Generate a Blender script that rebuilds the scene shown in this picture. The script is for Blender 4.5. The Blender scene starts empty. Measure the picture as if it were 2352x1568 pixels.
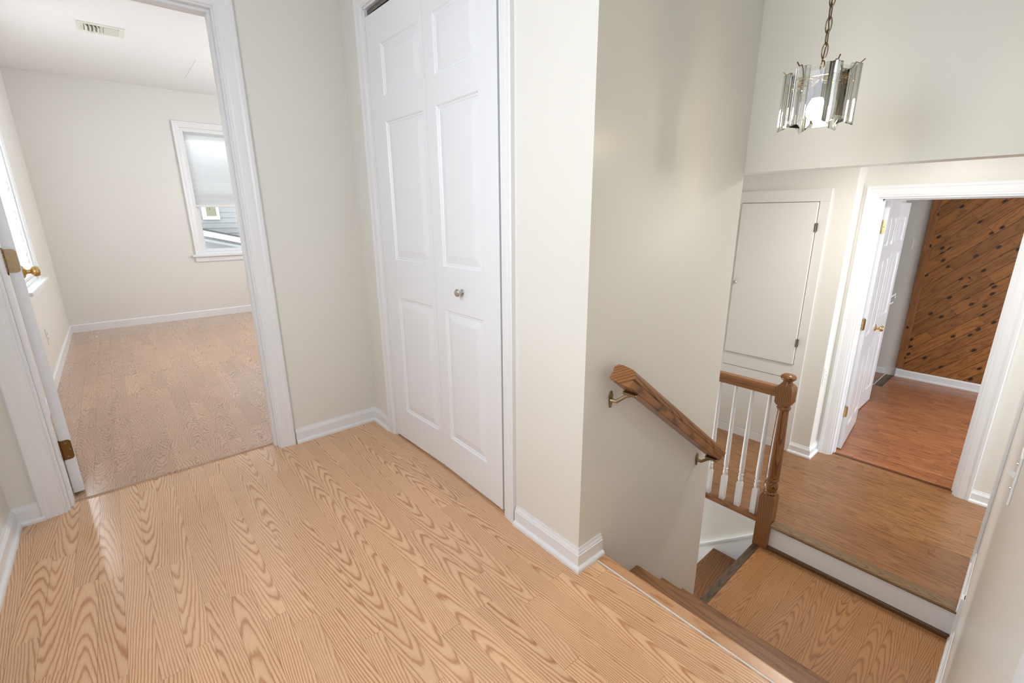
import bpy, math, random
from mathutils import Matrix, Vector
random.seed(7)
S = bpy.context.scene
COL = S.collection

# ------------------------------------------------------------------ camera, world, lights, exposure
cam = bpy.data.cameras.new('camera'); cam.sensor_width = 36.0; cam.lens = 16.1268
cam.clip_start = 0.02
camo = bpy.data.objects.new('camera', cam); COL.objects.link(camo)
camo.matrix_world = Matrix(((0.759124576, 0.177800608, -0.626192320, 0.0),
                            (-0.650913852, 0.197872121, -0.732910487, 0.0),
                            (-0.006405928, 0.963967617, 0.265942469, 1.18),
                            (0, 0, 0, 1)))
S.camera = camo
S.view_settings.view_transform = 'Standard'
S.view_settings.look = 'None'
S.view_settings.gamma = 1.0
S.view_settings.use_curve_mapping = False
S.view_settings.exposure = 0.55
S.cycles.use_denoising = True
S.cycles.max_bounces = 6
S.cycles.diffuse_bounces = 4
S.cycles.glossy_bounces = 3
S.cycles.transmission_bounces = 3
S.cycles.transparent_max_bounces = 14
S.cycles.adaptive_threshold = 0.05
S.cycles.caustics_reflective = False
S.cycles.caustics_refractive = False
S.cycles.sample_clamp_indirect = 6.0

world = bpy.data.worlds.new('sky'); S.world = world; world.use_nodes = True
wb = world.node_tree.nodes['Background']
wb.inputs[0].default_value = (0.93, 0.96, 1.0, 1); wb.inputs[1].default_value = 2.2


def area(name, loc, target, sx, sy, power, color=(1, 1, 1)):
    l = bpy.data.lights.new(name, 'AREA'); l.shape = 'RECTANGLE'; l.size = sx; l.size_y = sy
    l.energy = power; l.color = color
    o = bpy.data.objects.new(name, l); COL.objects.link(o); o.location = loc
    o.rotation_euler = (Vector(target) - Vector(loc)).to_track_quat('-Z', 'Y').to_euler()
    return o


DAY = (0.84, 0.92, 1.0)
DAYB = (0.93, 0.965, 1.0)
area('daylight_bedroom_side', (-0.95, 4.78, 1.5), (1.2, 4.6, 0.9), 0.9, 1.4, 50, DAYB)
area('daylight_bedroom_back', (1.2, 7.25, 2.75), (1.0, 5.4, 0.6), 0.9, 0.9, 58, DAYB)
area('fill_bedroom_far', (2.76, 4.9, 1.5), (-0.4, 4.7, 1.0), 1.3, 1.2, 31, DAYB)  # added fill behind a made-up opening in the hidden bedroom wall
area('fill_upper_hall', (-0.66, 0.85, 1.52), (2.0, 0.50, -0.7), 1.1, 1.2, 10.7, DAY)  # added fill from the left, brightens closet wall and stairs; its window is invented
area('fill_corridor', (-0.1, -2.16, 1.55), (0.1, 1.5, 1.0), 0.6, 1.2, 11, DAY)  # added fill from behind the camera, through an invented corridor window
area('fill_entry', (3.45, -1.92, 0.55), (3.2, 1.0, 0.3), 0.6, 1.4, 26, DAY)  # added fill for the lower hall, shining in from an unseen made-up window
area('fill_downstairs', (2.31, 3.36, -1.15), (2.31, 0.3, -0.75), 0.6, 1.1, 17, DAYB)  # added fill to brighten the lower stairs and edge-on wall from below
area('fill_lower_hall', (2.95, 0.55, 1.585), (2.95, 0.55, 0.0), 0.28, 0.28, 11, (1.0, 0.97, 0.92))  # added overhead fill for cupboard and hall floor, no fixture modelled
area('fill_far_room', (5.1, -1.92, 0.60), (5.3, 1.2, 0.2), 1.4, 1.1, 26, DAY)  # added fill for the pine room, outside an invented opening

# ------------------------------------------------------------------ materials


def new_mat(name):
    m = bpy.data.materials.new(name); m.use_nodes = True
    nt = m.node_tree
    return m, nt, nt.nodes['Principled BSDF']


def N(nt, t, **kw):
    n = nt.nodes.new(t)
    for k, v in kw.items():
        setattr(n, k, v)
    return n


def math_n(nt, op, a, b=None):
    n = nt.nodes.new('ShaderNodeMath'); n.operation = op
    for i, v in enumerate((a, b)):
        if v is None: continue
        if isinstance(v, (int, float)): n.inputs[i].default_value = v
        else: nt.links.new(v, n.inputs[i])
    return n.outputs[0]


def paint(name, col, rough=0.45, spec=0.5, var=0.0):
    m, nt, b = new_mat(name)
    b.inputs['Roughness'].default_value = rough
    b.inputs['Specular IOR Level'].default_value = spec
    b.inputs['Base Color'].default_value = (*col, 1)
    if var:
        g = N(nt, 'ShaderNodeNewGeometry')
        no = N(nt, 'ShaderNodeTexNoise'); no.inputs['Scale'].default_value = 9; no.inputs['Detail'].default_value = 3
        nt.links.new(g.outputs['Position'], no.inputs['Vector'])
        mx = N(nt, 'ShaderNodeMix', data_type='RGBA')
        mx.inputs[6].default_value = (*[c * (1 - var) for c in col], 1)
        mx.inputs[7].default_value = (*[min(1, c * (1 + var)) for c in col], 1)
        nt.links.new(no.outputs[0], mx.inputs[0]); nt.links.new(mx.outputs[2], b.inputs['Base Color'])
    return m


def grain_white(name, col, rough, strength, axis):
    """white paint over pressed wood grain running along `axis` (object space)"""
    m, nt, b = new_mat(name)
    b.inputs['Base Color'].default_value = (*col, 1); b.inputs['Roughness'].default_value = rough
    tc = N(nt, 'ShaderNodeTexCoord'); mp = N(nt, 'ShaderNodeMapping')
    s = [260, 260, 260]; s['XYZ'.index(axis)] = 9
    mp.inputs['Scale'].default_value = s
    nt.links.new(tc.outputs['Object'], mp.inputs['Vector'])
    no = N(nt, 'ShaderNodeTexNoise'); no.inputs['Scale'].default_value = 1; no.inputs['Detail'].default_value = 2
    nt.links.new(mp.outputs[0], no.inputs['Vector'])
    bp = N(nt, 'ShaderNodeBump'); bp.inputs['Strength'].default_value = strength; bp.inputs['Distance'].default_value = 0.0012
    nt.links.new(no.outputs[0], bp.inputs['Height']); nt.links.new(bp.outputs[0], b.inputs['Normal'])
    return m


def wood(name, light, dark, axis='Y', space='world', A=3.0, L=22.0, amp=2.4, rough=0.25, bump=0.15, var=0.10,
         line=0.75, pore=0.35, spread=0.09, wide=0.032, coat=0.0, knots=0.0, nscale=(14, 3)):
    """oak/pine with nested cathedral growth lines; every piece shifts the figure by its own random number"""
    m, nt, b = new_mat(name)
    oi = N(nt, 'ShaderNodeObjectInfo')
    if space == 'world':
        g = N(nt, 'ShaderNodeNewGeometry')
        sub = N(nt, 'ShaderNodeVectorMath', operation='SUBTRACT')
        nt.links.new(g.outputs['Position'], sub.inputs[0]); nt.links.new(oi.outputs['Location'], sub.inputs[1])
        vec = sub.outputs[0]
    else:
        tc = N(nt, 'ShaderNodeTexCoord'); vec = tc.outputs['Object']
    sp = N(nt, 'ShaderNodeSeparateXYZ'); nt.links.new(vec, sp.inputs[0])
    ai = 'XYZ'.index(axis)
    dv = sp.outputs[ai]; others = [sp.outputs[i] for i in range(3) if i != ai]
    du = math_n(nt, 'ADD', others[0], math_n(nt, 'MULTIPLY', others[1], 0.8))
    r1 = oi.outputs['Random']
    r2 = math_n(nt, 'FRACT', math_n(nt, 'MULTIPLY', r1, 37.31))
    r3 = math_n(nt, 'FRACT', math_n(nt, 'MULTIPLY', r1, 191.7))
    r4 = math_n(nt, 'FRACT', math_n(nt, 'MULTIPLY', r1, 733.3))
    off = math_n(nt, 'MULTIPLY', math_n(nt, 'SUBTRACT', r2, 0.5), spread)
    shift = math_n(nt, 'MULTIPLY', r1, 61.0)
    # noise warp
    cb = N(nt, 'ShaderNodeCombineXYZ')
    nt.links.new(math_n(nt, 'ADD', math_n(nt, 'MULTIPLY', du, nscale[0]), shift), cb.inputs[0])
    nt.links.new(math_n(nt, 'ADD', math_n(nt, 'MULTIPLY', dv, nscale[1]), shift), cb.inputs[1])
    nt.links.new(shift, cb.inputs[2])
    no = N(nt, 'ShaderNodeTexNoise'); no.inputs['Scale'].default_value = 1; no.inputs['Detail'].default_value = 4.0; no.inputs['Roughness'].default_value = 0.56
    nt.links.new(cb.outputs[0], no.inputs['Vector'])
    q = math_n(nt, 'DIVIDE', math_n(nt, 'SUBTRACT', du, off), wide)
    quad = math_n(nt, 'DIVIDE', math_n(nt, 'MULTIPLY', math_n(nt, 'MULTIPLY', q, q), A), math_n(nt, 'ADD', math_n(nt, 'MULTIPLY', math_n(nt, 'ABSOLUTE', q), 0.38), 1.0))
    sgn = math_n(nt, 'SUBTRACT', math_n(nt, 'MULTIPLY', math_n(nt, 'GREATER_THAN', r3, 0.5), 2.0), 1.0)
    f = math_n(nt, 'ADD', quad, math_n(nt, 'MULTIPLY', math_n(nt, 'MULTIPLY', dv, L), sgn))
    f = math_n(nt, 'ADD', f, math_n(nt, 'MULTIPLY', no.outputs[0], amp * 2))
    f = math_n(nt, 'ADD', f, math_n(nt, 'MULTIPLY', r4, 9.0))
    t = math_n(nt, 'FRACT', f)
    rp = N(nt, 'ShaderNodeValToRGB'); e = rp.color_ramp.elements
    e[0].position = 0.0; e[0].color = (0.12, 0.12, 0.12, 1); e[1].position = 1.0; e[1].color = (0.15, 0.15, 0.15, 1)
    for p, v in ((0.25, 0.0), (0.55, 0.18), (0.80, 1.0), (0.90, 0.75)):
        x = e.new(p); x.color = (v, v, v, 1)
    nt.links.new(t, rp.inputs[0])
    # fine pores
    cb2 = N(nt, 'ShaderNodeCombineXYZ')
    nt.links.new(math_n(nt, 'ADD', math_n(nt, 'MULTIPLY', du, 700), shift), cb2.inputs[0])
    nt.links.new(math_n(nt, 'MULTIPLY', dv, 22), cb2.inputs[1]); nt.links.new(shift, cb2.inputs[2])
    n2 = N(nt, 'ShaderNodeTexNoise'); n2.inputs['Scale'].default_value = 1; n2.inputs['Detail'].default_value = 2
    nt.links.new(cb2.outputs[0], n2.inputs['Vector'])
    n3 = N(nt, 'ShaderNodeTexNoise'); n3.inputs['Scale'].default_value = 0.6; n3.inputs['Detail'].default_value = 2
    nt.links.new(cb.outputs[0], n3.inputs['Vector'])
    pr = math_n(nt, 'MULTIPLY', math_n(nt, 'SUBTRACT', n2.outputs[0], 0.5), pore * 2)
    lw = math_n(nt, 'MULTIPLY', math_n(nt, 'MULTIPLY', rp.outputs[0], line), math_n(nt, 'ADD', n3.outputs[0], 0.45))
    fac = math_n(nt, 'ADD', lw, pr)
    fac = math_n(nt, 'MAXIMUM', math_n(nt, 'MINIMUM', fac, 1.0), -0.25)
    mx = N(nt, 'ShaderNodeMix', data_type='RGBA'); mx.clamp_factor = False
    mx.inputs[6].default_value = (*light, 1); mx.inputs[7].default_value = (*dark, 1)
    nt.links.new(fac, mx.inputs[0])
    hv = N(nt, 'ShaderNodeHueSaturation')
    nt.links.new(mx.outputs[2], hv.inputs['Color'])
    nt.links.new(math_n(nt, 'ADD', math_n(nt, 'MULTIPLY', math_n(nt, 'SUBTRACT', r4, 0.5), 2 * var), 1.0), hv.inputs['Value'])
    out = hv.outputs[0]
    if knots:
        cb3 = N(nt, 'ShaderNodeCombineXYZ')
        nt.links.new(math_n(nt, 'ADD', math_n(nt, 'MULTIPLY', du, 7.5), shift), cb3.inputs[0])
        nt.links.new(math_n(nt, 'ADD', math_n(nt, 'MULTIPLY', dv, 4.3), shift), cb3.inputs[1])
        nt.links.new(shift, cb3.inputs[2])
        vo = N(nt, 'ShaderNodeTexVoronoi'); vo.inputs['Scale'].default_value = 1.0; vo.voronoi_dimensions = '2D'
        nt.links.new(cb3.outputs[0], vo.inputs['Vector'])
        kr = N(nt, 'ShaderNodeValToRGB')
        kr.color_ramp.elements[0].position = knots * 0.55; kr.color_ramp.elements[0].color = (1, 1, 1, 1)
        kr.color_ramp.elements[1].position = knots; kr.color_ramp.elements[1].color = (0, 0, 0, 1)
        nt.links.new(vo.outputs['Distance'], kr.inputs[0])
        mk = N(nt, 'ShaderNodeMix', data_type='RGBA')
        mk.inputs[7].default_value = (0.022, 0.010, 0.006, 1)
        nt.links.new(out, mk.inputs[6]); nt.links.new(kr.outputs[0], mk.inputs[0])
        out = mk.outputs[2]
    nt.links.new(out, b.inputs['Base Color'])
    b.inputs['Roughness'].default_value = rough
    if coat:
        b.inputs['Coat Weight'].default_value = coat; b.inputs['Coat Roughness'].default_value = 0.12
    if bump:
        bp = N(nt, 'ShaderNodeBump'); bp.inputs['Strength'].default_value = bump; bp.inputs['Distance'].default_value = 0.0006
        bp.invert = True
        nt.links.new(fac, bp.inputs['Height']); nt.links.new(bp.outputs[0], b.inputs['Normal'])
    return m


def metal(name, col, rough):
    m, nt, b = new_mat(name)
    b.inputs['Metallic'].default_value = 1.0; b.inputs['Roughness'].default_value = rough
    g = N(nt, 'ShaderNodeNewGeometry'); no = N(nt, 'ShaderNodeTexNoise'); no.inputs['Scale'].default_value = 90
    nt.links.new(g.outputs['Position'], no.inputs['Vector'])
    mx = N(nt, 'ShaderNodeMix', data_type='RGBA')
    mx.inputs[6].default_value = (*[c * 0.8 for c in col], 1); mx.inputs[7].default_value = (*col, 1)
    nt.links.new(no.outputs[0], mx.inputs[0]); nt.links.new(mx.outputs[2], b.inputs['Base Color'])
    return m


def clear(name, tint, gloss=0.12, rough=0.03, body=0.0):
    """thin clear glass or acrylic: tinted see-through body with a Fresnel-like gloss"""
    m, nt, b = new_mat(name)
    nt.nodes.remove(b)
    out = nt.nodes['Material Output']
    tr = N(nt, 'ShaderNodeBsdfTransparent'); tr.inputs[0].default_value = (*tint, 1)
    gl = N(nt, 'ShaderNodeBsdfGlossy'); gl.inputs['Roughness'].default_value = rough
    lw = N(nt, 'ShaderNodeLayerWeight'); lw.inputs[0].default_value = 0.35
    mx = N(nt, 'ShaderNodeMixShader')
    fac = math_n(nt, 'MINIMUM', math_n(nt, 'ADD', math_n(nt, 'MULTIPLY', lw.outputs['Fresnel'], 0.9), gloss), 1.0)
    nt.links.new(fac, mx.inputs[0]); nt.links.new(tr.outputs[0], mx.inputs[1]); nt.links.new(gl.outputs[0], mx.inputs[2])
    res = mx.outputs[0]
    if body:
        df = N(nt, 'ShaderNodeBsdfTranslucent'); df.inputs[0].default_value = (0.9, 0.92, 0.92, 1)
        m2 = N(nt, 'ShaderNodeMixShader'); m2.inputs[0].default_value = body
        nt.links.new(res, m2.inputs[1]); nt.links.new(df.outputs[0], m2.inputs[2]); res = m2.outputs[0]
    nt.links.new(res, out.inputs[0])
    return m


M = {}
M['wall'] = paint('cream_wall_paint', (0.81, 0.792, 0.742), 0.34)
M['wall_bed'] = paint('pale_wall_paint', (0.80, 0.785, 0.755), 0.45)
M['ceil'] = paint('ceiling_paint', (0.87, 0.87, 0.865), 0.7)
M['trim'] = paint('white_trim_paint', (0.85, 0.86, 0.875), 0.30)
M['cab'] = paint('off_white_cupboard_paint', (0.81, 0.80, 0.765), 0.33)
M['door'] = grain_white('white_door_paint', (0.86, 0.875, 0.905), 0.32, 0.14, 'Z')
M['door_plain'] = paint('white_door_edge_paint', (0.80, 0.805, 0.81), 0.34)
M['plate'] = paint('white_plastic', (0.82, 0.82, 0.80), 0.3)
M['slot'] = paint('dark_slot', (0.03, 0.03, 0.03), 0.6)
M['dark'] = paint('dark_void_paint', (0.05, 0.045, 0.04), 0.8)
M['duct'] = paint('brown_duct', (0.16, 0.12, 0.07), 0.5)
M['vent'] = paint('cream_metal_register', (0.78, 0.77, 0.71), 0.4)
M['brass'] = metal('polished_brass', (0.85, 0.62, 0.28), 0.16)
M['brass_old'] = metal('aged_brass', (0.36, 0.26, 0.15), 0.45)
M['brass_rust'] = metal('rusty_brass', (0.22, 0.115, 0.035), 0.5)
M['nickel'] = metal('satin_nickel', (0.66, 0.63, 0.58), 0.22)
M['bronze'] = metal('dark_bronze', (0.16, 0.11, 0.065), 0.32)
M['steel_dark'] = metal('dark_steel', (0.28, 0.26, 0.23), 0.35)
M['glass'] = clear('window_glass', (0.96, 0.98, 0.97), 0.03, 0.01)
M['acrylic'] = clear('clear_acrylic', (0.93, 0.935, 0.925), 0.13, 0.04, 0.01)
M['bevel_glass'] = clear('bevelled_glass', (0.90, 0.91, 0.89), 0.10, 0.03, 0.0)
M['smoke_glass'] = clear('smoked_glass', (0.36, 0.32, 0.25), 0.05, 0.02, 0.0)
M['oak_light'] = wood('light_oak_laminate', (0.80, 0.50, 0.285), (0.47, 0.20, 0.082), 'Y', A=2.7, L=10, amp=2.1, rough=0.2, bump=0, var=0.05, line=0.95, spread=0.15, nscale=(11, 1.7), coat=0.5)
M['oak_bed'] = wood('rosy_oak_laminate', (0.58, 0.35, 0.21), (0.29, 0.135, 0.062), 'Y', A=2.0, L=20, amp=3.0, rough=0.2, bump=0.2, var=0.10, line=0.9, spread=0.12, nscale=(16, 8), coat=0.6)
M['oak_landing'] = wood('brown_oak_laminate', (0.45, 0.222, 0.088), (0.225, 0.086, 0.028), 'X', A=2.4, L=10, amp=1.9, rough=0.32, bump=0, var=0.05, spread=0.13, nscale=(11, 2))
M['oak_hall'] = wood('brown_streaked_laminate', (0.335, 0.165, 0.07), (0.14, 0.055, 0.02), 'Y', A=1.2, L=2.5, amp=3.0, rough=0.26, bump=0, var=0.05, pore=0.5, nscale=(30, 2.0))
M['oak_red'] = wood('reddish_laminate', (0.45, 0.185, 0.083), (0.19, 0.066, 0.028), 'Y', A=1.2, L=3, amp=2.6, rough=0.26, bump=0, var=0.12, pore=0.5, nscale=(26, 2.0))
M['oak_tread'] = wood('stained_oak_tread', (0.31, 0.138, 0.05), (0.145, 0.055, 0.018), 'Y', A=1.0, L=3, amp=2.4, rough=0.5, bump=0, var=0.06, wide=0.05, pore=0.5, nscale=(20, 1.5))
M['oak_tread_x'] = wood('stained_oak_tread_across', (0.30, 0.13, 0.05), (0.12, 0.05, 0.02), 'X', A=2.0, L=9, amp=2.2, rough=0.3, bump=0, var=0.06, wide=0.05)
M['oak_nose'] = wood('light_oak_nosing', (0.60, 0.33, 0.17), (0.42, 0.18, 0.075), 'Y', A=1.0, L=3, amp=1.8, rough=0.26, bump=0, var=0.02)
M['oak_nose_dark'] = wood('worn_oak_nosing', (0.26, 0.155, 0.075), (0.085, 0.055, 0.03), 'Y', A=2.2, L=14, amp=1.6, rough=0.34, bump=0, var=0.05, spread=0.02)
M['oak_nose_black'] = wood('worn_dark_nosing', (0.13, 0.085, 0.05), (0.035, 0.024, 0.016), 'X', A=2.0, L=8, amp=1.6, rough=0.3, bump=0, var=0.03)
M['oak_shoe'] = wood('dark_oak_shoe', (0.15, 0.06, 0.022), (0.06, 0.024, 0.01), 'Y', A=2.0, L=5, amp=1.4, rough=0.3, bump=0, var=0.03)
M['oak_rail'] = wood('honey_oak_rail', (0.34, 0.145, 0.045), (0.11, 0.038, 0.011), 'X', 'object', A=2.0, L=6, amp=1.6, rough=0.3, bump=0, var=0.0, wide=0.03, line=0.9, nscale=(20, 3))
M['oak_rail_y'] = wood('honey_oak_guard_rail', (0.31, 0.13, 0.042), (0.13, 0.047, 0.015), 'Y', 'object', A=1.4, L=5, amp=1.5, rough=0.3, bump=0, var=0.0, wide=0.03)
M['oak_newel'] = wood('oak_newel', (0.28, 0.115, 0.035), (0.08, 0.029, 0.009), 'Z', 'object', A=2.2, L=9, amp=1.5, rough=0.26, bump=0, var=0.0, wide=0.03, line=0.95)
M['pine'] = wood('knotty_pine', (0.35, 0.143, 0.038), (0.15, 0.055, 0.014), 'X', 'object', A=1.0, L=3, amp=2.2, rough=0.45, bump=0, var=0.20, pore=0.3, wide=0.04, knots=0.125)
M['pine_trim'] = wood('pine_trim', (0.33, 0.14, 0.05), (0.22, 0.09, 0.033), 'Z', 'object', A=0.8, L=2, amp=1.8, rough=0.4, bump=0, var=0.0, pore=0.25, wide=0.05, knots=0.09)
M['subfloor'] = paint('bare_grey_subfloor', (0.16, 0.12, 0.09), 0.7, var=0.3)
M['siding'] = paint('pale_vinyl_siding', (0.28, 0.288, 0.30), 0.6)
M['far_white'] = paint('far_white_paint', (0.52, 0.53, 0.54), 0.6)
M['roof_dark'] = paint('dark_shingle', (0.06, 0.06, 0.06), 0.8)
M['pane_dark'] = paint('far_window_pane', (0.20, 0.20, 0.14), 0.2)


def emissive(name, col, strength):
    m, nt, b = new_mat(name)
    b.inputs['Base Color'].default_value = (0.9, 0.9, 0.88, 1)
    b.inputs['Emission Color'].default_value = (*col, 1); b.inputs['Emission Strength'].default_value = strength
    return m


M['bulb'] = emissive('lit_bulb', (1.0, 0.95, 0.78), 112.0)


def shade_mat():
    m, nt, b = new_mat('cellular_shade_fabric')
    nt.nodes.remove(b)
    d = N(nt, 'ShaderNodeBsdfDiffuse'); d.inputs[0].default_value = (0.93, 0.935, 0.945, 1)
    t = N(nt, 'ShaderNodeBsdfTranslucent'); t.inputs[0].default_value = (0.97, 0.975, 0.98, 1)
    mx = N(nt, 'ShaderNodeMixShader'); mx.inputs[0].default_value = 0.68
    nt.links.new(d.outputs[0], mx.inputs[1]); nt.links.new(t.outputs[0], mx.inputs[2])
    nt.links.new(mx.outputs[0], nt.nodes['Material Output'].inputs[0])
    return m


M['shade'] = shade_mat()

# ------------------------------------------------------------------ mesh helpers


class MB:
    def __init__(s):
        s.v = []; s.f = []

    def add(s, vs, fs):
        o = len(s.v); s.v += [tuple(p) for p in vs]; s.f += [tuple(i + o for i in f) for f in fs]; return s

    def box(s, x0, y0, z0, x1, y1, z1):
        x0, x1 = sorted((x0, x1)); y0, y1 = sorted((y0, y1)); z0, z1 = sorted((z0, z1))
        return s.add([(x0, y0, z0), (x1, y0, z0), (x1, y1, z0), (x0, y1, z0), (x0, y0, z1), (x1, y0, z1), (x1, y1, z1), (x0, y1, z1)],
                     [(0, 3, 2, 1), (4, 5, 6, 7), (0, 1, 5, 4), (1, 2, 6, 5), (2, 3, 7, 6), (3, 0, 4, 7)])

    def sweep(s, path, prof, O, e1, e2, n, closed=False):
        """mitred sweep: profile (w,d): w sideways in the path plane (left of travel), d along n. Profile is a closed loop."""
        O, e1, e2, n = map(Vector, (O, e1, e2, n))
        P = [Vector(p) for p in path]; k = len(P); m = len(prof); rings = []
        for i in range(k):
            a = P[i] - P[i - 1] if (i > 0 or closed) else None
            b = P[(i + 1) % k] - P[i] if (i < k - 1 or closed) else None
            na = Vector((-a.y, a.x)).normalized() if a is not None else None
            nb = Vector((-b.y, b.x)).normalized() if b is not None else None
            if na is None: nn = nb
            elif nb is None: nn = na
            else:
                nn = na + nb; nn = nn / max(1e-6, nn.length_squared) * 2
            rings.append([O + e1 * (P[i].x + nn.x * w) + e2 * (P[i].y + nn.y * w) + n * d for w, d in prof])
        vs = [p for r in rings for p in r]; fs = []
        for i in range(k if closed else k - 1):
            j = (i + 1) % k
            for q in range(m):
                r = (q + 1) % m
                fs.append((i * m + q, j * m + q, j * m + r, i * m + r))
        if not closed:
            fs.append(tuple(range(m))); fs.append(tuple((k - 1) * m + q for q in reversed(range(m))))
        return s.add(vs, fs)

    def lathe(s, prof, c=(0, 0, 0), axis='Z', seg=20):
        vs = []; fs = []; n = len(prof)
        for r, h in prof:
            for k in range(seg):
                t = 2 * math.pi * k / seg; a, b = r * math.cos(t), r * math.sin(t)
                p = {'Z': (a, b, h), 'X': (h, a, b), 'Y': (b, h, a)}[axis]
                vs.append((p[0] + c[0], p[1] + c[1], p[2] + c[2]))
        for i in range(n - 1):
            for k in range(seg):
                l = (k + 1) % seg
                fs.append((i * seg + k, i * seg + l, (i + 1) * seg + l, (i + 1) * seg + k))
        fs.append(tuple(reversed(range(seg)))); fs.append(tuple((n - 1) * seg + k for k in range(seg)))
        return s.add(vs, fs)

    def tube(s, pts, r, seg=8, closed=False):
        P = [Vector(p) for p in pts]; k = len(P); rings = []
        up = None
        for i in range(k):
            t = (P[(i + 1) % k] - P[i - 1]) if (closed or 0 < i < k - 1) else (P[1] - P[0] if i == 0 else P[-1] - P[-2])
            t.normalize()
            if up is None:
                up = t.orthogonal().normalized()
            up = (up - t * up.dot(t)).normalized(); sd = t.cross(up)
            rr = r[i] if isinstance(r, (list, tuple)) else r
            rings.append([P[i] + up * rr * math.cos(2 * math.pi * q / seg) + sd * rr * math.sin(2 * math.pi * q / seg) for q in range(seg)])
        vs = [p for g in rings for p in g]; fs = []
        for i in range(k if closed else k - 1):
            j = (i + 1) % k
            for q in range(seg):
                w = (q + 1) % seg
                fs.append((i * seg + q, i * seg + w, j * seg + w, j * seg + q))
        if not closed:
            fs.append(tuple(reversed(range(seg)))); fs.append(tuple((k - 1) * seg + q for q in range(seg)))
        return s.add(vs, fs)

    def prism(s, poly, a, b, axis='Y'):
        """poly of 2D points extruded from a to b along axis"""
        def P(p, h):
            return {'X': (h, p[0], p[1]), 'Y': (p[0], h, p[1]), 'Z': (p[0], p[1], h)}[axis]
        n = len(poly)
        vs = [P(p, a) for p in poly] + [P(p, b) for p in poly]
        fs = [tuple(range(n)), tuple(reversed(range(n, 2 * n)))]
        fs += [(i, i + n, (i + 1) % n + n, (i + 1) % n) for i in range(n)]
        return s.add(vs, fs)

    def mesh(s, name, mat, smooth=False):
        me = bpy.data.meshes.new(name); me.from_pydata(s.v, [], s.f); me.validate()
        import bmesh
        bm = bmesh.new(); bm.from_mesh(me); bmesh.ops.recalc_face_normals(bm, faces=bm.faces); bm.to_mesh(me); bm.free()
        if smooth:
            for p in me.polygons: p.use_smooth = True
            try: me.set_sharp_from_angle(angle=math.radians(38))
            except Exception: pass
        me.materials.append(mat)
        return me

    def obj(s, name, mat, parent=None, loc=None, smooth=False, bevel=0.0, rot=None, ctr=False):
        if ctr:
            loc = [(min(v[i] for v in s.v) + max(v[i] for v in s.v)) / 2 for i in range(3)]
            s.v = [tuple(v[i] - loc[i] for i in range(3)) for v in s.v]
        o = bpy.data.objects.new(name, s.mesh(name, mat, smooth)); COL.objects.link(o)
        if loc is not None: o.location = loc
        if rot is not None: o.rotation_euler = rot
        if parent is not None: o.parent = parent
        if bevel:
            b = o.modifiers.new('soft_edge', 'BEVEL'); b.width = bevel; b.segments = 2; b.limit_method = 'ANGLE'
            b.angle_limit = math.radians(40)
        return o


def tag(o, label, cat=None, kind=None, group=None):
    o['label'] = label
    if cat: o['category'] = cat
    if kind: o['kind'] = kind
    if group: o['group'] = group
    return o


def empty(name, loc=(0, 0, 0), rot=(0, 0, 0)):
    o = bpy.data.objects.new(name, None); COL.objects.link(o); o.location = loc; o.rotation_euler = rot
    o.empty_display_size = 0.05
    return o


def inst(src, name, parent=None, loc=(0, 0, 0), rot=(0, 0, 0), scale=(1, 1, 1)):
    o = bpy.data.objects.new(name, src.data); COL.objects.link(o)
    o.location = loc; o.rotation_euler = rot; o.scale = scale
    if parent is not None: o.parent = parent
    return o


def wall(name, label, x0, x1, y0, y1, z0, z1, holes=(), axis='Y', mat='wall', kind='structure'):
    """box wall; axis = its thin axis; holes = (u0,u1,z0,z1) along the long horizontal axis"""
    us = sorted({*( (x0, x1) if axis == 'Y' else (y0, y1)), *[h[0] for h in holes], *[h[1] for h in holes]})
    zs = sorted({z0, z1, *[h[2] for h in holes], *[h[3] for h in holes]})
    m = MB()
    for i in range(len(us) - 1):
        for j in range(len(zs) - 1):
            cu, cz = (us[i] + us[i + 1]) / 2, (zs[j] + zs[j + 1]) / 2
            if any(h[0] < cu < h[1] and h[2] < cz < h[3] for h in holes): continue
            if axis == 'Y': m.box(us[i], y0, zs[j], us[i + 1], y1, zs[j + 1])
            else: m.box(x0, us[i], zs[j], x1, us[i + 1], zs[j + 1])
    o = m.obj(name, M[mat]); return tag(o, label, kind=kind)


BASE = [(0, 0), (0.0, 0.080), (0.004, 0.080), (0.0055, 0.072), (0.0095, 0.066), (0.010, 0.062), (0.013, 0.060), (0.013, 0.019),
        (0.017, 0.018), (0.021, 0.015), (0.0235, 0.010), (0.024, 0.0)]
CASE = [(0.0, 0.0), (0.0, 0.009), (0.004, 0.0115), (0.009, 0.0105), (0.012, 0.0125), (0.016, 0.014), (0.034, 0.0155), (0.046, 0.015),
        (0.049, 0.0165), (0.053, 0.0185), (0.064, 0.019), (0.068, 0.0165), (0.068, 0.0)]


def baseboard(name, label, path, z=0.0, side=1, k=1.0, kd=1.0, parent=None):
    prof = [(w * side * kd, d * k) for w, d in BASE]
    m = MB().sweep(path, prof, (0, 0, z), (1, 0, 0), (0, 1, 0), (0, 0, 1))
    o = m.obj(name, M['trim'], parent)
    return o if parent else tag(o, label, kind='structure')


def casing(name, label, path, O, e1, n, width=0.068, side=1):
    k = width / 0.068
    prof = [(w * side * k, d) for w, d in CASE]
    m = MB().sweep(path, prof, O, e1, (0, 0, 1), n)
    return tag(m.obj(name, M['trim']), label, kind='structure')


# ------------------------------------------------------------------ key planes (metres, upper floor z = 0)
XL, YA, YA2, XB, YC = -0.487, 2.472, 2.595, 1.030, 0.863
XE, YR, ZM, ZH = 1.95, -0.0435, -0.765, -0.59
XD, XW, XP, YB, ZC = 3.86, 3.69, 6.45, 6.635, 2.52

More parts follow.
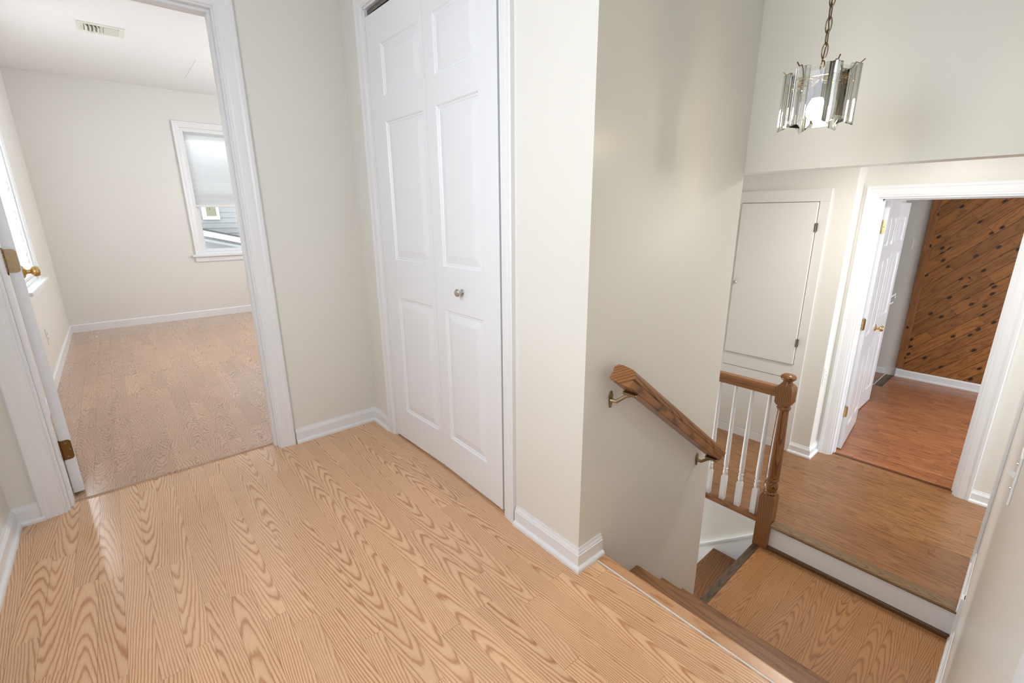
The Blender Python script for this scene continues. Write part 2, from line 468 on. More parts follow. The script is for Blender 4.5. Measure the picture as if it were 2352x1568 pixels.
# ------------------------------------------------------------------ shell
wall('wall_left', 'cream wall on the outer side of hall and bedroom with a bright window', -0.60, XL, -2.0, 6.75, 0, ZC,
     holes=[(4.30, 5.18, 0.72, 2.10), (0.30, 1.40, 0.95, 2.20)], axis='X', mat='wall')
wall('wall_bedroom_door', 'cream hall wall holding the open bedroom doorway', XL, 1.13, YA, YA2, 0, ZC, holes=[(-0.343, 0.502, -1, 2.03)])
wall('wall_closet', 'bright cream hall wall around the white folding closet doors', XB, 1.13, YC, YA, -0.2, ZC, holes=[(1.243, 2.212, -0.1, 2.075)], axis='X')
wall('wall_stair', 'tall cream stairwell wall carrying the oak handrail', 1.13, XE, YC, 0.96, -2.2, ZC)
wall('wall_stair_return', 'cream wall beside the lower stair flight', 1.85, XE, 0.96, 3.2, -2.2, ZC, axis='X')
wall('wall_header', 'cream wall above the dropped opening behind the pendant lamp', XE, 2.045, YR, 3.2, 1.333, ZC, axis='X')
wall('wall_right', 'cream stairwell wall seen edge-on with a light switch', 0.32, 3.17, -0.16, YR, -0.9, ZC)
wall('wall_cupboard', 'cream lower hall wall around the white built-in cupboard', XW, XD, 0.91, 3.2, ZH, 1.62, axis='X')
wall('wall_far_doorway', 'cream lower hall wall with the doorway to the pine room', XD, 3.985, -1.75, 3.2, ZH, 1.75,
     holes=[(0.111, 0.824, ZH - 1, 1.286)], axis='X')
wall('wall_under_guard_rail', 'cream wall below the landing balustrade beside the lower stairs', 2.685, 2.78, 0.86, 3.2, -2.2, -0.612, axis='X')
wall('wall_bedroom_back', 'pale bedroom wall with the shaded window', XL, 2.7, YB, 6.75, 0, ZC, holes=[(0.805, 1.56, 0.745, 2.145)], mat='wall_bed')
wall('wall_bedroom_side', 'pale bedroom wall out of view beyond the doorway', 2.6, 2.7, YA2, YB, 0, ZC, holes=[(4.25, 5.55, 0.9, 2.1)], axis='X', mat='wall_bed')
wall('wall_bedroom_front', 'pale bedroom wall beside the doorway seen from inside', 1.13, 2.6, YA2 - 0.05, YA2, 0, ZC, mat='wall_bed')
wall('wall_corridor_end', 'cream wall closing the corridor behind the viewpoint', XL, 0.40, -2.1, -2.0, 0, ZC, holes=[(-0.40, 0.20, 0.95, 2.15)])
wall('wall_corridor_side', 'cream corridor wall beside the viewpoint', 0.26, 0.36, -2.0, -0.16, 0, ZC, axis='X')
wall('wall_entry_end', 'cream wall closing the entry hall', 2.0, 6.6, -1.85, -1.75, ZH, 1.75, holes=[(3.15, 3.75, -0.15, 1.25), (4.40, 5.80, 0.05, 1.15)])
wall('wall_entry_side', 'cream wall closing the entry hall on the stair side', 1.95, 2.05, -1.75, -0.16, -0.9, 1.75, axis='X')
wall('wall_back_hall_end', 'cream wall closing the lower hall behind the cupboard', 1.85, 6.6, 3.2, 3.3, -2.2, ZC, holes=[(2.0, 2.62, -1.75, -0.60)])
wall('wall_pine_room_back', 'cream back wall of the pine room beside the boards', XP, 6.6, -1.85, 3.2, ZH - 0.1, 1.75, axis='X')
tag(MB().box(-0.6, -2.1, ZC, 2.05, 3.3, ZC + 0.1).box(-0.6, 3.3, ZC, 2.7, 6.75, ZC + 0.1).box(2.05, 2.5, ZC, 2.7, 3.3, ZC + 0.1).obj('ceiling', M['ceil']),
    'white ceiling of the bedroom and upper hall', kind='structure')
tag(MB().box(2.045, -1.85, 1.62, XD, 3.3, 1.70).obj('ceiling_lower_hall', M['ceil']), 'white ceiling of the lower hall', kind='structure')
tag(MB().box(3.985, -1.85, 1.75, 6.6, 3.3, 1.83).obj('ceiling_pine_room', M['ceil']), 'white ceiling of the pine room', kind='structure')

# ------------------------------------------------------------------ plank floors
UNIT = MB().box(-.5, -.5, -1, .5, .5, 0)


def plank_floor(name, label, mat, slab, zt, x0, x1, y0, y1, width, lmin, lmax, along, gap=0.0005, skip=None, clipfn=None):
    """structure slab with every strip of the laminate as its own plank"""
    m = MB()
    for s in slab: m.box(*s)
    f = tag(m.obj(name, M['subfloor']), label, kind='structure')
    src = UNIT.mesh('plank', M[mat]); n = 0
    a0, a1, b0, b1 = (x0, x1, y0, y1) if along == 'Y' else (y0, y1, x0, x1)
    c = a0
    while c < a1 - 1e-4:
        c2 = min(a1, c + width)
        t = b0 - random.uniform(0, lmax * 0.8)
        while t < b1 - 1e-4:
            t2 = t + random.uniform(lmin, lmax)
            if b1 - t2 < 0.08: t2 = b1
            s0, s1 = max(b0, t), min(b1, t2)
            if s1 - s0 > 0.01:
                r = (c, s0, c2, s1) if along == 'Y' else (s0, c, s1, c2)
                rs = clipfn(r) if clipfn else [r]
                for q in rs:
                    o = bpy.data.objects.new('plank', src); COL.objects.link(o); o.parent = f
                    o.location = ((q[0] + q[2]) / 2, (q[1] + q[3]) / 2, zt + random.uniform(-0.00012, 0.0))
                    o.scale = (q[2] - q[0] - gap, q[3] - q[1] - gap, 0.008); n += 1
            t = t2
        c = c2
    print(name, 'planks', n)
    return f


def clip_upper(r):
    # hall strip field: up to the nosing in the stair opening, to the closet back elsewhere
    out = []
    x0, y0, x1, y1 = r
    if x1 > 1.1065 + 1e-4 and y0 < 0.95:       # beyond nosing line
        if y1 <= 0.95: 
            if x0 < 1.1065: out.append((x0, y0, 1.1065, y1))
            return out
        if x0 < 1.1065: out.append((x0, y0, 1.1065, 0.95))
        out.append((x0, 0.95, x1, y1)); return out
    return [r]


fl = plank_floor('floor', 'light oak laminate floor of the upper hall', 'oak_light',
                 [(-0.6, -2.1, -0.2, 1.10, YA2, -0.008), (1.12, 0.95, -0.2, 1.85, YA2, -0.008)],
                 0.0, XL, 1.30, 0.0, 2.535, 0.0636, 0.42, 0.72, 'Y', clipfn=clip_upper)
MB().box(XL, -2.0, -0.008, 0.32, -0.0005, 0.0).obj('plank', M['oak_light'], fl)
MB().sweep([(0.0, -0.17), (0.0, YC + 0.0)], [(0.042, 0.0), (0.042, 0.001), (0.040, 0.0035), (0.006, 0.0035), (0.0, 0.0015), (-0.002, -0.004), (-0.002, -0.018), (0.004, -0.024), (0.042, -0.024)],
           (1.150, 0, 0), (1, 0, 0), (0, 1, 0), (0, 0, 1)).obj('stair_nosing', M['oak_nose'], fl, ctr=True)
MB().box(1.1045, -0.04, -0.002, 1.1075, YC - 0.026, 0.0042).obj('seam_filler', M['plate'], fl)
plank_floor('floor_bedroom', 'rosy oak laminate floor of the bedroom', 'oak_bed', [(-0.6, YA2 - 0.04, -0.2, 2.7, 6.75, -0.008)],
            0.0, XL, 1.90, 2.555, YB, 0.0770, 0.50, 0.66, 'Y')
lf = plank_floor('floor_landing', 'brown oak laminate on the small landing below the stairs', 'oak_landing', [(1.80, YR - 0.1, -0.95, 2.68, 0.835, ZM - 0.008)],
                 ZM, 1.806, 2.68, YR - 0.02, 0.815, 0.0575, 0.50, 0.70, 'X')
MB().sweep([(1.806, 0.815), (2.672, 0.815)], [(0.0, 0.0), (0.0, 0.003), (0.034, 0.003), (0.041, 0.0), (0.043, -0.006), (0.041, -0.016), (0.034, -0.022), (0.0, -0.022)],
           (0, 0, ZM), (1, 0, 0), (0, 1, 0), (0, 0, 1)).obj('stair_nosing', M['oak_nose_black'], lf, ctr=True)


def clip_hall(r):
    x0, y0, x1, y1 = r
    if y0 > 0.91 and x0 >= XW: return []
    if y1 > 0.91 and x1 > XW:
        o = [(x0, y0, x1, 0.91)] if y0 < 0.91 else []
        if x0 < XW: o.append((x0, max(y0, 0.91), XW, y1))
        return o
    return [r]


hf = plank_floor('floor_hall', 'brown streaked laminate floor of the lower hall', 'oak_hall',
                 [(2.70, -1.75, -0.9, 3.93, 3.2, ZH - 0.008)], ZH, 2.715, 3.925, -0.55, 1.75, 0.0715, 0.55, 0.95, 'Y', clipfn=clip_hall)
MB().box(2.05, -1.75, ZH - 0.1, 3.925, -0.5505, ZH).obj('plank', M['oak_hall'], hf)
NOSE = [(-0.055, 0.0), (-0.055, 0.0015), (0.0, 0.0015), (0.006, -0.003), (0.008, -0.010), (0.006, -0.018), (0.0, -0.022), (-0.055, -0.022)]
MB().sweep([(2.660, -0.16), (2.660, 0.775)], NOSE, (0, 0, ZH), (1, 0, 0), (0, 1, 0), (0, 0, 1)).obj('stair_nosing', M['oak_nose_dark'], hf, ctr=True)
MB().sweep([(2.660, 0.86), (2.660, 2.4)], NOSE, (0, 0, ZH), (1, 0, 0), (0, 1, 0), (0, 0, 1)).obj('guard_rail_base', M['oak_rail_y'], hf, ctr=True)
MB().box(2.680, -0.16, ZM, 2.70, 0.86, ZH - 0.02).obj('riser', M['trim'], hf)
MB().sweep([(2.680, -0.16), (2.680, 0.862)], [(0, 0), (0, 0.022), (0.006, 0.021), (0.012, 0.016), (0.015, 0.008), (0.0155, 0.0)],
           (0, 0, ZM), (1, 0, 0), (0, 1, 0), (0, 0, 1)).obj('shoe_moulding', M['oak_shoe'], hf, ctr=True)


def clip_far(r):
    x0, y0, x1, y1 = r
    gx, ga, gb = 5.895, 0.913, 0.985
    if x1 <= gx or y1 <= ga or y0 >= gb: return [r]
    o = []
    if y0 < ga: o.append((x0, y0, x1, ga))
    if y1 > gb: o.append((x0, gb, x1, y1))
    if x0 < gx - 0.01: o.append((x0, max(y0, ga), gx, min(y1, gb)))
    return o


ff = plank_floor('floor_pine_room', 'reddish laminate floor of the pine-walled room', 'oak_red', [(3.93, -1.75, -0.8, 6.5, 3.2, ZH - 0.008)],
                 ZH, 3.93, XP, -0.35, 1.35, 0.081, 0.30, 0.48, 'Y', clipfn=clip_far)
MB().box(3.93, -1.75, ZH - 0.008, XP, -0.3505, ZH).obj('plank', M['oak_red'], ff)
MB().box(5.90, 0.985, ZH - 0.004, 6.43, 0.990, ZH + 0.006).obj('edge_strip', M['plate'], ff)

# ------------------------------------------------------------------ stair flights
TX = [1.404, 1.616, 1.820]; TZ = [-0.203, -0.393, -0.578]
st = empty('stair_flight', (1.15, 0.4, ZM))
tag(st, 'dark stained oak steps going down from the upper hall to the landing', 'stairs')


def rel(o, p):
    o.parent = p; o.matrix_parent_inverse = Matrix.Translation(p.location).inverted(); return o


prev = 1.128
for i, (tx, tz) in enumerate(zip(TX, TZ)):
    t = MB().sweep([(tx, YR + 0.0015), (tx, YC - 0.0015)], [(-0.002, -0.004), (0.002, -0.001), (0.008, 0.0), (tx - prev + 0.01, 0.0), (tx - prev + 0.01, -0.027), (0.006, -0.027), (0.0, -0.023), (-0.003, -0.013)],
                   (0, 0, tz), (1, 0, 0), (0, 1, 0), (0, 0, 1))
    rel(t.obj('tread', M['oak_tread'], ctr=True), st)
    z1 = 0.0 - 0.024 if i == 0 else TZ[i - 1] - 0.027
    rel(MB().box(prev, YR + 0.0015, tz, prev + 0.016, YC - 0.0015, z1).obj('riser', M['oak_tread'], ctr=True), st)
    prev = tx - 0.028
rel(MB().box(prev, YR + 0.0015, ZM, prev + 0.016, YC - 0.0015, TZ[2] - 0.027).obj('riser', M['oak_tread'], ctr=True), st)
s2 = empty('stair_flight', (2.3, 0.85, -1.6))
tag(s2, 'stained oak steps going down behind the landing below the balustrade', 'stairs')
py = 0.835
for i in range(4):
    ty, tz = 1.085 + 0.235 * i, -0.950 - 0.186 * i
    t = MB().sweep([(1.952, ty), (2.668, ty)], [(0.003, -0.004), (0.0, -0.001), (-0.008, 0.0), (-(ty - py) - 0.01, 0.0), (-(ty - py) - 0.01, -0.027), (0.0, -0.027), (0.004, -0.013)],
                   (0, 0, tz), (1, 0, 0), (0, 1, 0), (0, 0, 1))
    rel(t.obj('tread', M['oak_tread_x'], ctr=True), s2)
    rel(MB().box(1.952, py - 0.016, tz, 2.668, py, tz + 0.16).obj('riser', M['trim']), s2)
    py = ty - 0.028
tag(MB().prism([(0.862, -0.712), (0.862, -1.20), (1.45, -1.75), (2.9, -2.2), (2.9, -2.08), (1.45, -1.192)], 2.668, 2.685, 'X').obj('trim_stair_skirt', M['trim']),
    'white sloping skirt board beside the lower stairs', kind='structure')
MBs = MB()
for dz, t in ((0.0, 0.006), (-0.012, 0.003)):
    MBs.prism([(0.862, -0.712 + dz), (0.862, -0.724 + dz), (2.4, -1.972 + dz), (2.4, -1.960 + dz)], 2.668 - t, 2.669, 'X')
tag(MBs.obj('trim_stair_cap', M['trim']), 'white moulded cap along the sloping stair skirt', kind='structure')
tag(MB().box(2.676, 0.862, -0.645, 2.686, 2.5, -0.612).box(2.672, 0.862, -0.6195, 2.686, 2.5, -0.612).obj('trim_guard_rail', M['trim']),
    'white band moulding under the balustrade edge', kind='structure')

# ------------------------------------------------------------------ baseboards
baseboard('baseboard_left', 'white baseboard on the hall wall left of the bedroom doorway', [(XL, -1.9), (XL, YA), (-0.398, YA)], side=-1)
baseboard('baseboard_closet', 'white baseboard in the corner left of the closet', [(0.573, YA), (XB, YA), (XB, 2.262)], side=-1)
baseboard('baseboard_corner', 'white baseboard wrapping the outer wall corner at the stair top', [(XB, 1.182), (XB, YC), (1.148, YC)], side=-1)
BB2 = [(0, 0), (0.0, 0.082), (0.006, 0.082), (0.012, 0.074), (0.013, 0.0)]
tag(MB().sweep([(XL, 2.62), (XL, YB), (2.6, YB)], [(-w, d) for w, d in BB2], (0, 0, 0), (1, 0, 0), (0, 1, 0), (0, 0, 1)).obj('baseboard_bedroom', M['trim']),
    'white baseboard around the bedroom walls', kind='structure')
baseboard('baseboard_right_upper', 'thin white baseboard along the edge-on wall on the lower hall floor', [(3.17, YR), (2.645, YR)], ZH, side=-1, kd=0.68)
baseboard('baseboard_right_landing', 'thin white baseboard along the edge-on wall on the landing', [(2.665, YR), (1.82, YR)], ZM, side=-1, kd=0.68)
tag(MB().box(2.640, YR, ZM + 0.0, 2.68, YR + 0.012, ZH + 0.08).obj('trim_step_block', M['trim']), 'white trim block at the end of the landing step', kind='structure')
baseboard('baseboard_hall', 'white baseboard wrapping the corner beside the built-in cupboard', [(XW, 1.045), (XW, 0.91), (XD, 0.91), (XD, 0.885)], ZH, side=-1)
baseboard('baseboard_hall_right', 'short white baseboard right of the pine room doorway', [(XD, 0.050), (XD, -1.7)], ZH, side=-1)
BB3 = [(0, 0), (0.0, 0.085), (0.004, 0.085), (0.010, 0.070), (0.012, 0.018), (0.022, 0.014), (0.024, 0.0)]
tag(MB().sweep([(XP - 0.012, 0.905), (XP - 0.012, -1.75)], [(-w, d) for w, d in BB3], (0, 0, ZH), (1, 0, 0), (0, 1, 0), (0, 0, 1)).obj('baseboard_pine_room', M['trim']),
    'white baseboard under the diagonal pine boards', kind='structure')
tag(MB().sweep([(XP, 1.9), (XP, 1.005)], [(-w, d * 0.7) for w, d in BB3], (0, 0, ZH), (1, 0, 0), (0, 1, 0), (0, 0, 1)).obj('baseboard_pine_room_back', M['trim']),
    'short white baseboard ending beside the bare floor strip', kind='structure')

# ------------------------------------------------------------------ door casings and jambs
casing('trim_bedroom_door', 'white moulded casing around the bedroom doorway', [(-0.333, 0), (-0.333, 2.020), (0.492, 2.020), (0.492, 0)], (0, YA, 0), (1, 0, 0), (0, -1, 0), 0.075)
jm = MB()
jm.box(-0.343, YA, 0, -0.325, YA2, 2.012).box(0.484, YA, 0, 0.502, YA2, 2.012).box(-0.343, YA, 2.012, 0.502, YA2, 2.03)
jm.box(-0.325, 2.500, 0, -0.314, 2.545, 2.001).box(0.473, 2.500, 0, 0.484, 2.545, 2.001).box(-0.325, 2.500, 2.001, 0.484, 2.545, 2.012)
tag(jm.obj('trim_bedroom_jamb', M['trim'], bevel=0.001), 'white door jamb and stop inside the bedroom doorway', kind='structure')
tag(MB().sweep([(-0.314, 2.533), (0.473, 2.533)], [(0, 0.0), (0.002, 0.004), (0.006, 0.006), (0.018, 0.006), (0.026, 0.0)], (0, 0, 0), (1, 0, 0), (0, 1, 0), (0, 0, 1)).obj('trim_threshold', M['oak_bed'], ctr=True),
    'thin oak threshold strip across the bedroom doorway', kind='structure')
casing('trim_closet', 'white moulded casing around the folding closet doors', [(2.205, 0), (2.205, 2.064), (1.248, 2.064), (1.248, 0)], (XB, 0, 0), (0, 1, 0), (-1, 0, 0), 0.062, side=-1)
jm = MB().box(XB, 2.196, 0, 1.13, 2.212, 2.06).box(XB, 1.243, 0, 1.13, 1.259, 2.06).box(XB, 1.243, 2.056, 1.13, 2.212, 2.075)
tag(jm.obj('trim_closet_jamb', M['trim']), 'white jamb inside the closet opening', kind='structure')
casing('trim_far_door', 'white moulded casing around the pine room doorway', [(0.816, ZH), (0.816, 1.274), (0.119, 1.274), (0.119, ZH)], (XD, 0, 0), (0, 1, 0), (-1, 0, 0), 0.074, side=-1)
jm = MB().box(XD, 0.806, ZH, 3.985, 0.824, 1.268).box(XD, 0.111, ZH, 3.985, 0.129, 1.268).box(XD, 0.111, 1.264, 3.985, 0.824, 1.286)
jm.box(3.91, 0.797, ZH, 3.945, 0.806, 1.264).box(3.91, 0.129, ZH, 3.945, 0.138, 1.264).box(3.91, 0.129, 1.255, 3.945, 0.806, 1.264)
tag(jm.obj('trim_far_jamb', M['trim'], bevel=0.001), 'white jamb and stop inside the pine room doorway', kind='structure')
tag(MB().box(3.905, 0.129, ZH, 3.932, 0.806, ZH + 0.004).obj('trim_far_threshold', M['oak_shoe']), 'dark seam strip across the pine room doorway', kind='structure')
# edge trim on the edge-on wall: far corner and the opening beside the viewpoint
tag(MB().box(3.09, YR, ZH, 3.172, YR + 0.0145, 1.75).obj('trim_right_corner', M['trim'], bevel=0.003), 'white vertical trim at the far end of the edge-on wall', kind='structure')
tag(MB().box(0.25, YR, 0, 0.325, YR + 0.0135, 2.1).obj('trim_right_near', M['trim'], bevel=0.003), 'white vertical trim at the near end of the edge-on wall', kind='structure')


# ------------------------------------------------------------------ doors
def ring_panel(w, h, parent, loc, mat, face=-1):
    """raised panel in local X (width) Z (height); face side along -Y when face=-1"""
    rings = [(0.0, 0.0), (0.005, 0.006), (0.010, 0.0055), (0.013, 0.0085), (0.046, 0.0015)]
    if min(w, h) < 0.13: rings = [(a * 0.6, d) for a, d in rings]
    vs = []; fs = []
    for a, d in rings:
        y = -face * d
        vs += [(-w / 2 + a, y, -h / 2 + a), (w / 2 - a, y, -h / 2 + a), (w / 2 - a, y, h / 2 - a), (-w / 2 + a, y, h / 2 - a)]
    for i in range(len(rings) - 1):
        for q in range(4):
            r = (q + 1) % 4
            f = (i * 4 + q, i * 4 + r, i * 4 + 4 + r, i * 4 + 4 + q)
            fs.append(f if face < 0 else tuple(reversed(f)))
    k = (len(rings) - 1) * 4
    f = (k, k + 1, k + 2, k + 3); fs.append(f if face < 0 else tuple(reversed(f)))
    me = bpy.data.meshes.new('panel'); me.from_pydata(vs, [], fs); me.materials.append(mat)
    o = bpy.data.objects.new('panel', me); COL.objects.link(o); o.parent = parent; o.location = loc
    return o


def leaf_mesh(w, h, t, cols, rows, both=True):
    """slab X 0..w, Y 0 (front) .. t (back), Z 0..h with panel recesses left open on the front (and back)"""
    m = MB()
    xs = sorted({0, w, *[c for p in cols for c in p]}); zs = sorted({0, h, *[c for p in rows for c in p]})
    for i in range(len(xs) - 1):
        for j in range(len(zs) - 1):
            cx, cz = (xs[i] + xs[i + 1]) / 2, (zs[j] + zs[j + 1]) / 2
            isp = any(a < cx < b for a, b in cols) and any(a < cz < b for a, b in rows)
            if isp: m.box(xs[i], 0.010, zs[j], xs[i + 1], t - (0.010 if both else 0), zs[j + 1])
            else: m.box(xs[i], 0, zs[j], xs[i + 1], t, zs[j + 1])
    return m


def make_leaf(name, w, h, t, cols, rows, parent, loc, rotz, both=True):
    lf = leaf_mesh(w, h, t, cols, rows, both).obj(name, M['door'], parent, loc, rot=(0, 0, rotz))
    for a, b in cols:
        for c, d in rows:
            ring_panel(b - a, d - c, lf, ((a + b) / 2, 0, (c + d) / 2), M['door'], -1)
            if both: ring_panel(b - a, d - c, lf, ((a + b) / 2, t, (c + d) / 2), M['door'], 1)
    return lf


ROWS = [(0.17, 0.78), (0.965, 1.577), (1.68, 1.886)]
# door_1 bedroom door standing open along the bedroom's outer wall; local X runs from hinge to free edge
SL = math.atan2(0.1068, 1.0)
d1 = empty('door_1', (-0.2815, 2.6115, 0.0), (0, 0, math.pi / 2 + SL))
tag(d1, 'white panelled bedroom door swung open edge-on with brass hinges', kind='structure')
make_leaf('door_leaf', 0.78, 1.985, 0.036, [(0.11, 0.345), (0.435, 0.67)], ROWS, d1, (0, 0, 0.010), 0)


def hinge_plate(name, parent, loc, rot, w, h, mat, screw_mat, knuckle=1, r=0.012):
    """leaf plate in local X(width) Z(height), facing -Y, rounded outer corners, three screws, knuckle at X=0"""
    pts = [(0, -h / 2), (w - r, -h / 2)]
    for k in range(1, 5):
        a = -math.pi / 2 + k * math.pi / 8; pts.append((w - r + r * math.cos(a), -h / 2 + r + r * math.sin(a)))
    for k in range(0, 5):
        a = k * math.pi / 8; pts.append((w - r + r * math.cos(a), h / 2 - r + r * math.sin(a)))
    pts += [(0, h / 2)]
    hp = MB().prism(pts, -0.0022, 0.0, 'Y').obj(name, mat, parent, loc, rot=rot)
    for sx, sz in ((0.45, 0.34), (0.78, 0.0), (0.45, -0.34)):
        MB().lathe([(0.0008, -0.0034), (0.003, -0.0032), (0.0035, -0.0022)], (w * sx, 0, h * sz), 'Y', 10).obj('screw', screw_mat, hp)
    if knuckle:
        kb = MB()
        for q in range(5):
            kb.lathe([(0.0052, -h / 2 + q * h / 5 + 0.0006), (0.0056, -h / 2 + q * h / 5 + 0.002), (0.0056, -h / 2 + (q + 1) * h / 5 - 0.002), (0.0052, -h / 2 + (q + 1) * h / 5 - 0.0006)], (-0.004, -0.003, 0), 'Z', 10)
        kb.lathe([(0.003, h / 2), (0.005, h / 2 + 0.002), (0.003, h / 2 + 0.005)], (-0.004, -0.003, 0), 'Z', 10)
        kb.obj('knuckle', mat, hp, smooth=True)
    return hp


for z, mt in ((1.022, 'brass_old'), (0.216, 'brass_rust'), (1.83, 'brass_old')):
    # plate lies on the hinge edge (facing the hall): local X of the plate across the edge thickness
    hp = hinge_plate('hinge', d1, (-0.0005, 0.036, z), (0, 0, -math.pi / 2), 0.034, 0.089, M[mt], M['steel_dark'])


def knob(name, parent, loc, rot, mat, k=1.0):
    o = MB().lathe([(0.0, 0.0), (0.031, 0.0), (0.032, 0.003), (0.026, 0.007), (0.014, 0.012), (0.0105, 0.018), (0.0105, 0.027), (0.018, 0.033),
                    (0.0255, 0.037), (0.0262, 0.044), (0.0245, 0.056), (0.019, 0.0615), (0.0, 0.0625)], (0, 0, 0), 'Z', 24).obj(name, mat, parent, loc, smooth=True, rot=rot)
    o.scale = (k, k, k); return o


knob('knob', d1, (0.715, 0.0, 0.922), (math.pi / 2, 0, 0), M['brass'])
knob('knob', d1, (0.715, 0.036, 0.922), (-math.pi / 2, 0, 0), M['brass'])

# door_2 folding closet doors (two leaves, slightly folded)
d2 = empty('door_2', (XB, 2.19, 0.0))
tag(d2, 'white folding closet doors with six raised panels and a nickel knob', kind='structure')
LW = 0.4615
cl = [(0.112, 0.4265 - 0.0)]
ang = 0.026


def closet_leaf(loc, rotz, cols):
    return make_leaf('folding_leaf', LW, 2.012, 0.032, cols, [(0.168, 0.778), (0.963, 1.574), (1.679, 1.885)], d2, loc, rotz, False)


closet_leaf((0.0, 0.003, 0.012), -math.pi / 2 + ang, [(0.122, 0.432)])
closet_leaf((LW * math.sin(ang), 0.003 - LW * math.cos(ang) - 0.001, 0.012), -math.pi / 2 - ang, [(0.072, 0.354)])
kn = MB().lathe([(0.0, 0.0), (0.0125, 0.0), (0.0125, 0.002), (0.006, 0.006), (0.0055, 0.013), (0.010, 0.018), (0.0155, 0.0215), (0.016, 0.026), (0.0125, 0.0305), (0.0, 0.0325)], (0, 0, 0), 'Z', 20)
kn.obj('knob', M['nickel'], d2, (0.006, -0.672, 0.882), smooth=True, rot=(0, -math.pi / 2, 0))
MB().box(0.012, -0.93, 2.036, 0.040, 0.0, 2.052).obj('track', M['steel_dark'], d2)
MB().lathe([(0.004, 2.02), (0.004, 2.045)], (0.018, -0.035, 0), 'Z', 8).box(0.010, -0.06, 2.026, 0.03, -0.012, 2.031).obj('pivot_bracket', M['nickel'], d2)

# door_3 door standing open into the pine room
a3 = math.atan2(0.063, 0.655)
d3 = empty('door_3', (4.005, 0.780, ZH), (0, 0, a3))
tag(d3, 'white six-panel door swung open into the pine room with brass hinges and knob', kind='structure')
make_leaf('door_leaf', 0.658, 1.835, 0.036, [(0.085, 0.285), (0.373, 0.573)], [(0.16, 0.70), (0.87, 1.42), (1.52, 1.72)], d3, (0, 0, 0.012), 0)
for z in (1.675, 0.995, 0.318):
    hinge_plate('hinge', d3, (-0.0005, 0.040, z), (0, 0, -math.pi / 2), 0.034, 0.089, M['brass'], M['steel_dark'])
knob('knob', d3, (0.598, 0.0, 0.865), (math.pi / 2, 0, 0), M['brass'], 0.9)
# door_4 closet door beyond it
d4 = empty('door_4', (4.735, 0.902, ZH))
tag(d4, 'white panelled closet door half hidden behind the open pine room door', kind='structure')
make_leaf('door_leaf', 0.63, 1.835, 0.036, [(0.075, 0.275), (0.355, 0.555)], [(0.16, 0.70), (0.87, 1.42), (1.52, 1.72)], d4, (0, 0, 0.012), 0, False)
hk = MB().tube([(0.628, 0.002, 1.02), (0.655, -0.01, 1.035), (0.70, -0.012, 1.045), (0.705, -0.012, 1.00)], 0.006, 6).tube([(0.628, 0.002, 0.955), (0.65, -0.01, 0.965), (0.672, -0.012, 0.968)], 0.006, 6)
hk.obj('hook', M['plate'], d4)
wall('wall_pine_room_closet', 'cream closet partition behind the open pine room door', 3.985, 5.365, 0.94, 1.04, ZH, 1.75, holes=[])

# ------------------------------------------------------------------ windows
# bedroom back window
cs = MB().sweep([(0.805, 0.745), (0.805, 2.145), (1.56, 2.145), (1.56, 0.745)], [(w * 0.95, d) for w, d in CASE], (0, YB, 0), (1, 0, 0), (0, 0, 1), (0, -1, 0))
w1 = tag(cs.obj('window_1', M['trim']), 'white bedroom window with the shade pulled halfway down', kind='structure')
MB().box(0.705, YB - 0.045, 0.722, 1.66, YB + 0.05, 0.747).obj('window_stool', M['trim'], w1, bevel=0.004)
MB().box(0.735, YB - 0.016, 0.665, 1.63, YB, 0.722).obj('window_apron', M['trim'], w1)
def rect_frame(mb, a0, a1, z0, z1, t, d0, d1, axis):
    """four bars round an opening, no overlaps; a = X or Y range, d = depth range"""
    for (u0, u1, w0, w1) in ((a0, a0 + t, z0, z1), (a1 - t, a1, z0, z1), (a0 + t, a1 - t, z0, z0 + t), (a0 + t, a1 - t, z1 - t, z1)):
        if axis == 'X': mb.box(u0, d0, w0, u1, d1, w1)
        else: mb.box(d0, u0, w0, d1, u1, w1)
    return mb


rect_frame(MB(), 0.806, 1.559, 0.7475, 2.144, 0.029, YB + 0.002, YB + 0.11, 'X').obj('window_frame', M['trim'], w1)
rect_frame(MB(), 0.8355, 1.5295, 0.777, 1.440, 0.030, YB + 0.05, YB + 0.08, 'X').obj('lower_sash', M['trim'], w1)
MB().box(0.8655, YB + 0.063, 0.807, 1.4995, YB + 0.067, 1.41).obj('pane', M['glass'], w1)
rect_frame(MB(), 0.8355, 1.5295, 1.405, 2.1145, 0.030, YB + 0.0805, YB + 0.105, 'X').obj('upper_sash', M['trim'], w1)
MB().box(0.8655, YB + 0.090, 1.435, 1.4995, YB + 0.094, 2.0845).obj('pane', M['glass'], w1)
# cellular shade
ws = empty('window_shade', (1.18, YB + 0.03, 1.30))
tag(ws, 'white pleated shade lowered over the upper half of the bedroom window', 'window shade')
pl = MB(); n = 14; zt, zb = 2.105, 1.315
for sgn in (-1, 1):
    pts = []
    for k in range(2 * n + 1):
        z = zt - (zt - zb) * k / (2 * n); pts.append((YB + 0.024 + sgn * (0.004 if k % 2 else 0.015), z))
    for k in range(2 * n):
        (ya, za), (yb, zb2) = pts[k], pts[k + 1]
        pl.add([(0.838, ya, za), (1.527, ya, za), (1.527, yb, zb2), (0.838, yb, zb2)], [(0, 1, 2, 3)])
rel(pl.obj('pleated_fabric', M['shade']), ws)
rel(MB().box(0.838, YB + 0.008, 1.292, 1.527, YB + 0.038, 1.318).obj('bottom_rail', M['plate'], bevel=0.003), ws)
rel(MB().box(0.838, YB + 0.004, 2.105, 1.527, YB + 0.042, 2.145).obj('head_rail', M['plate'], bevel=0.003), ws)
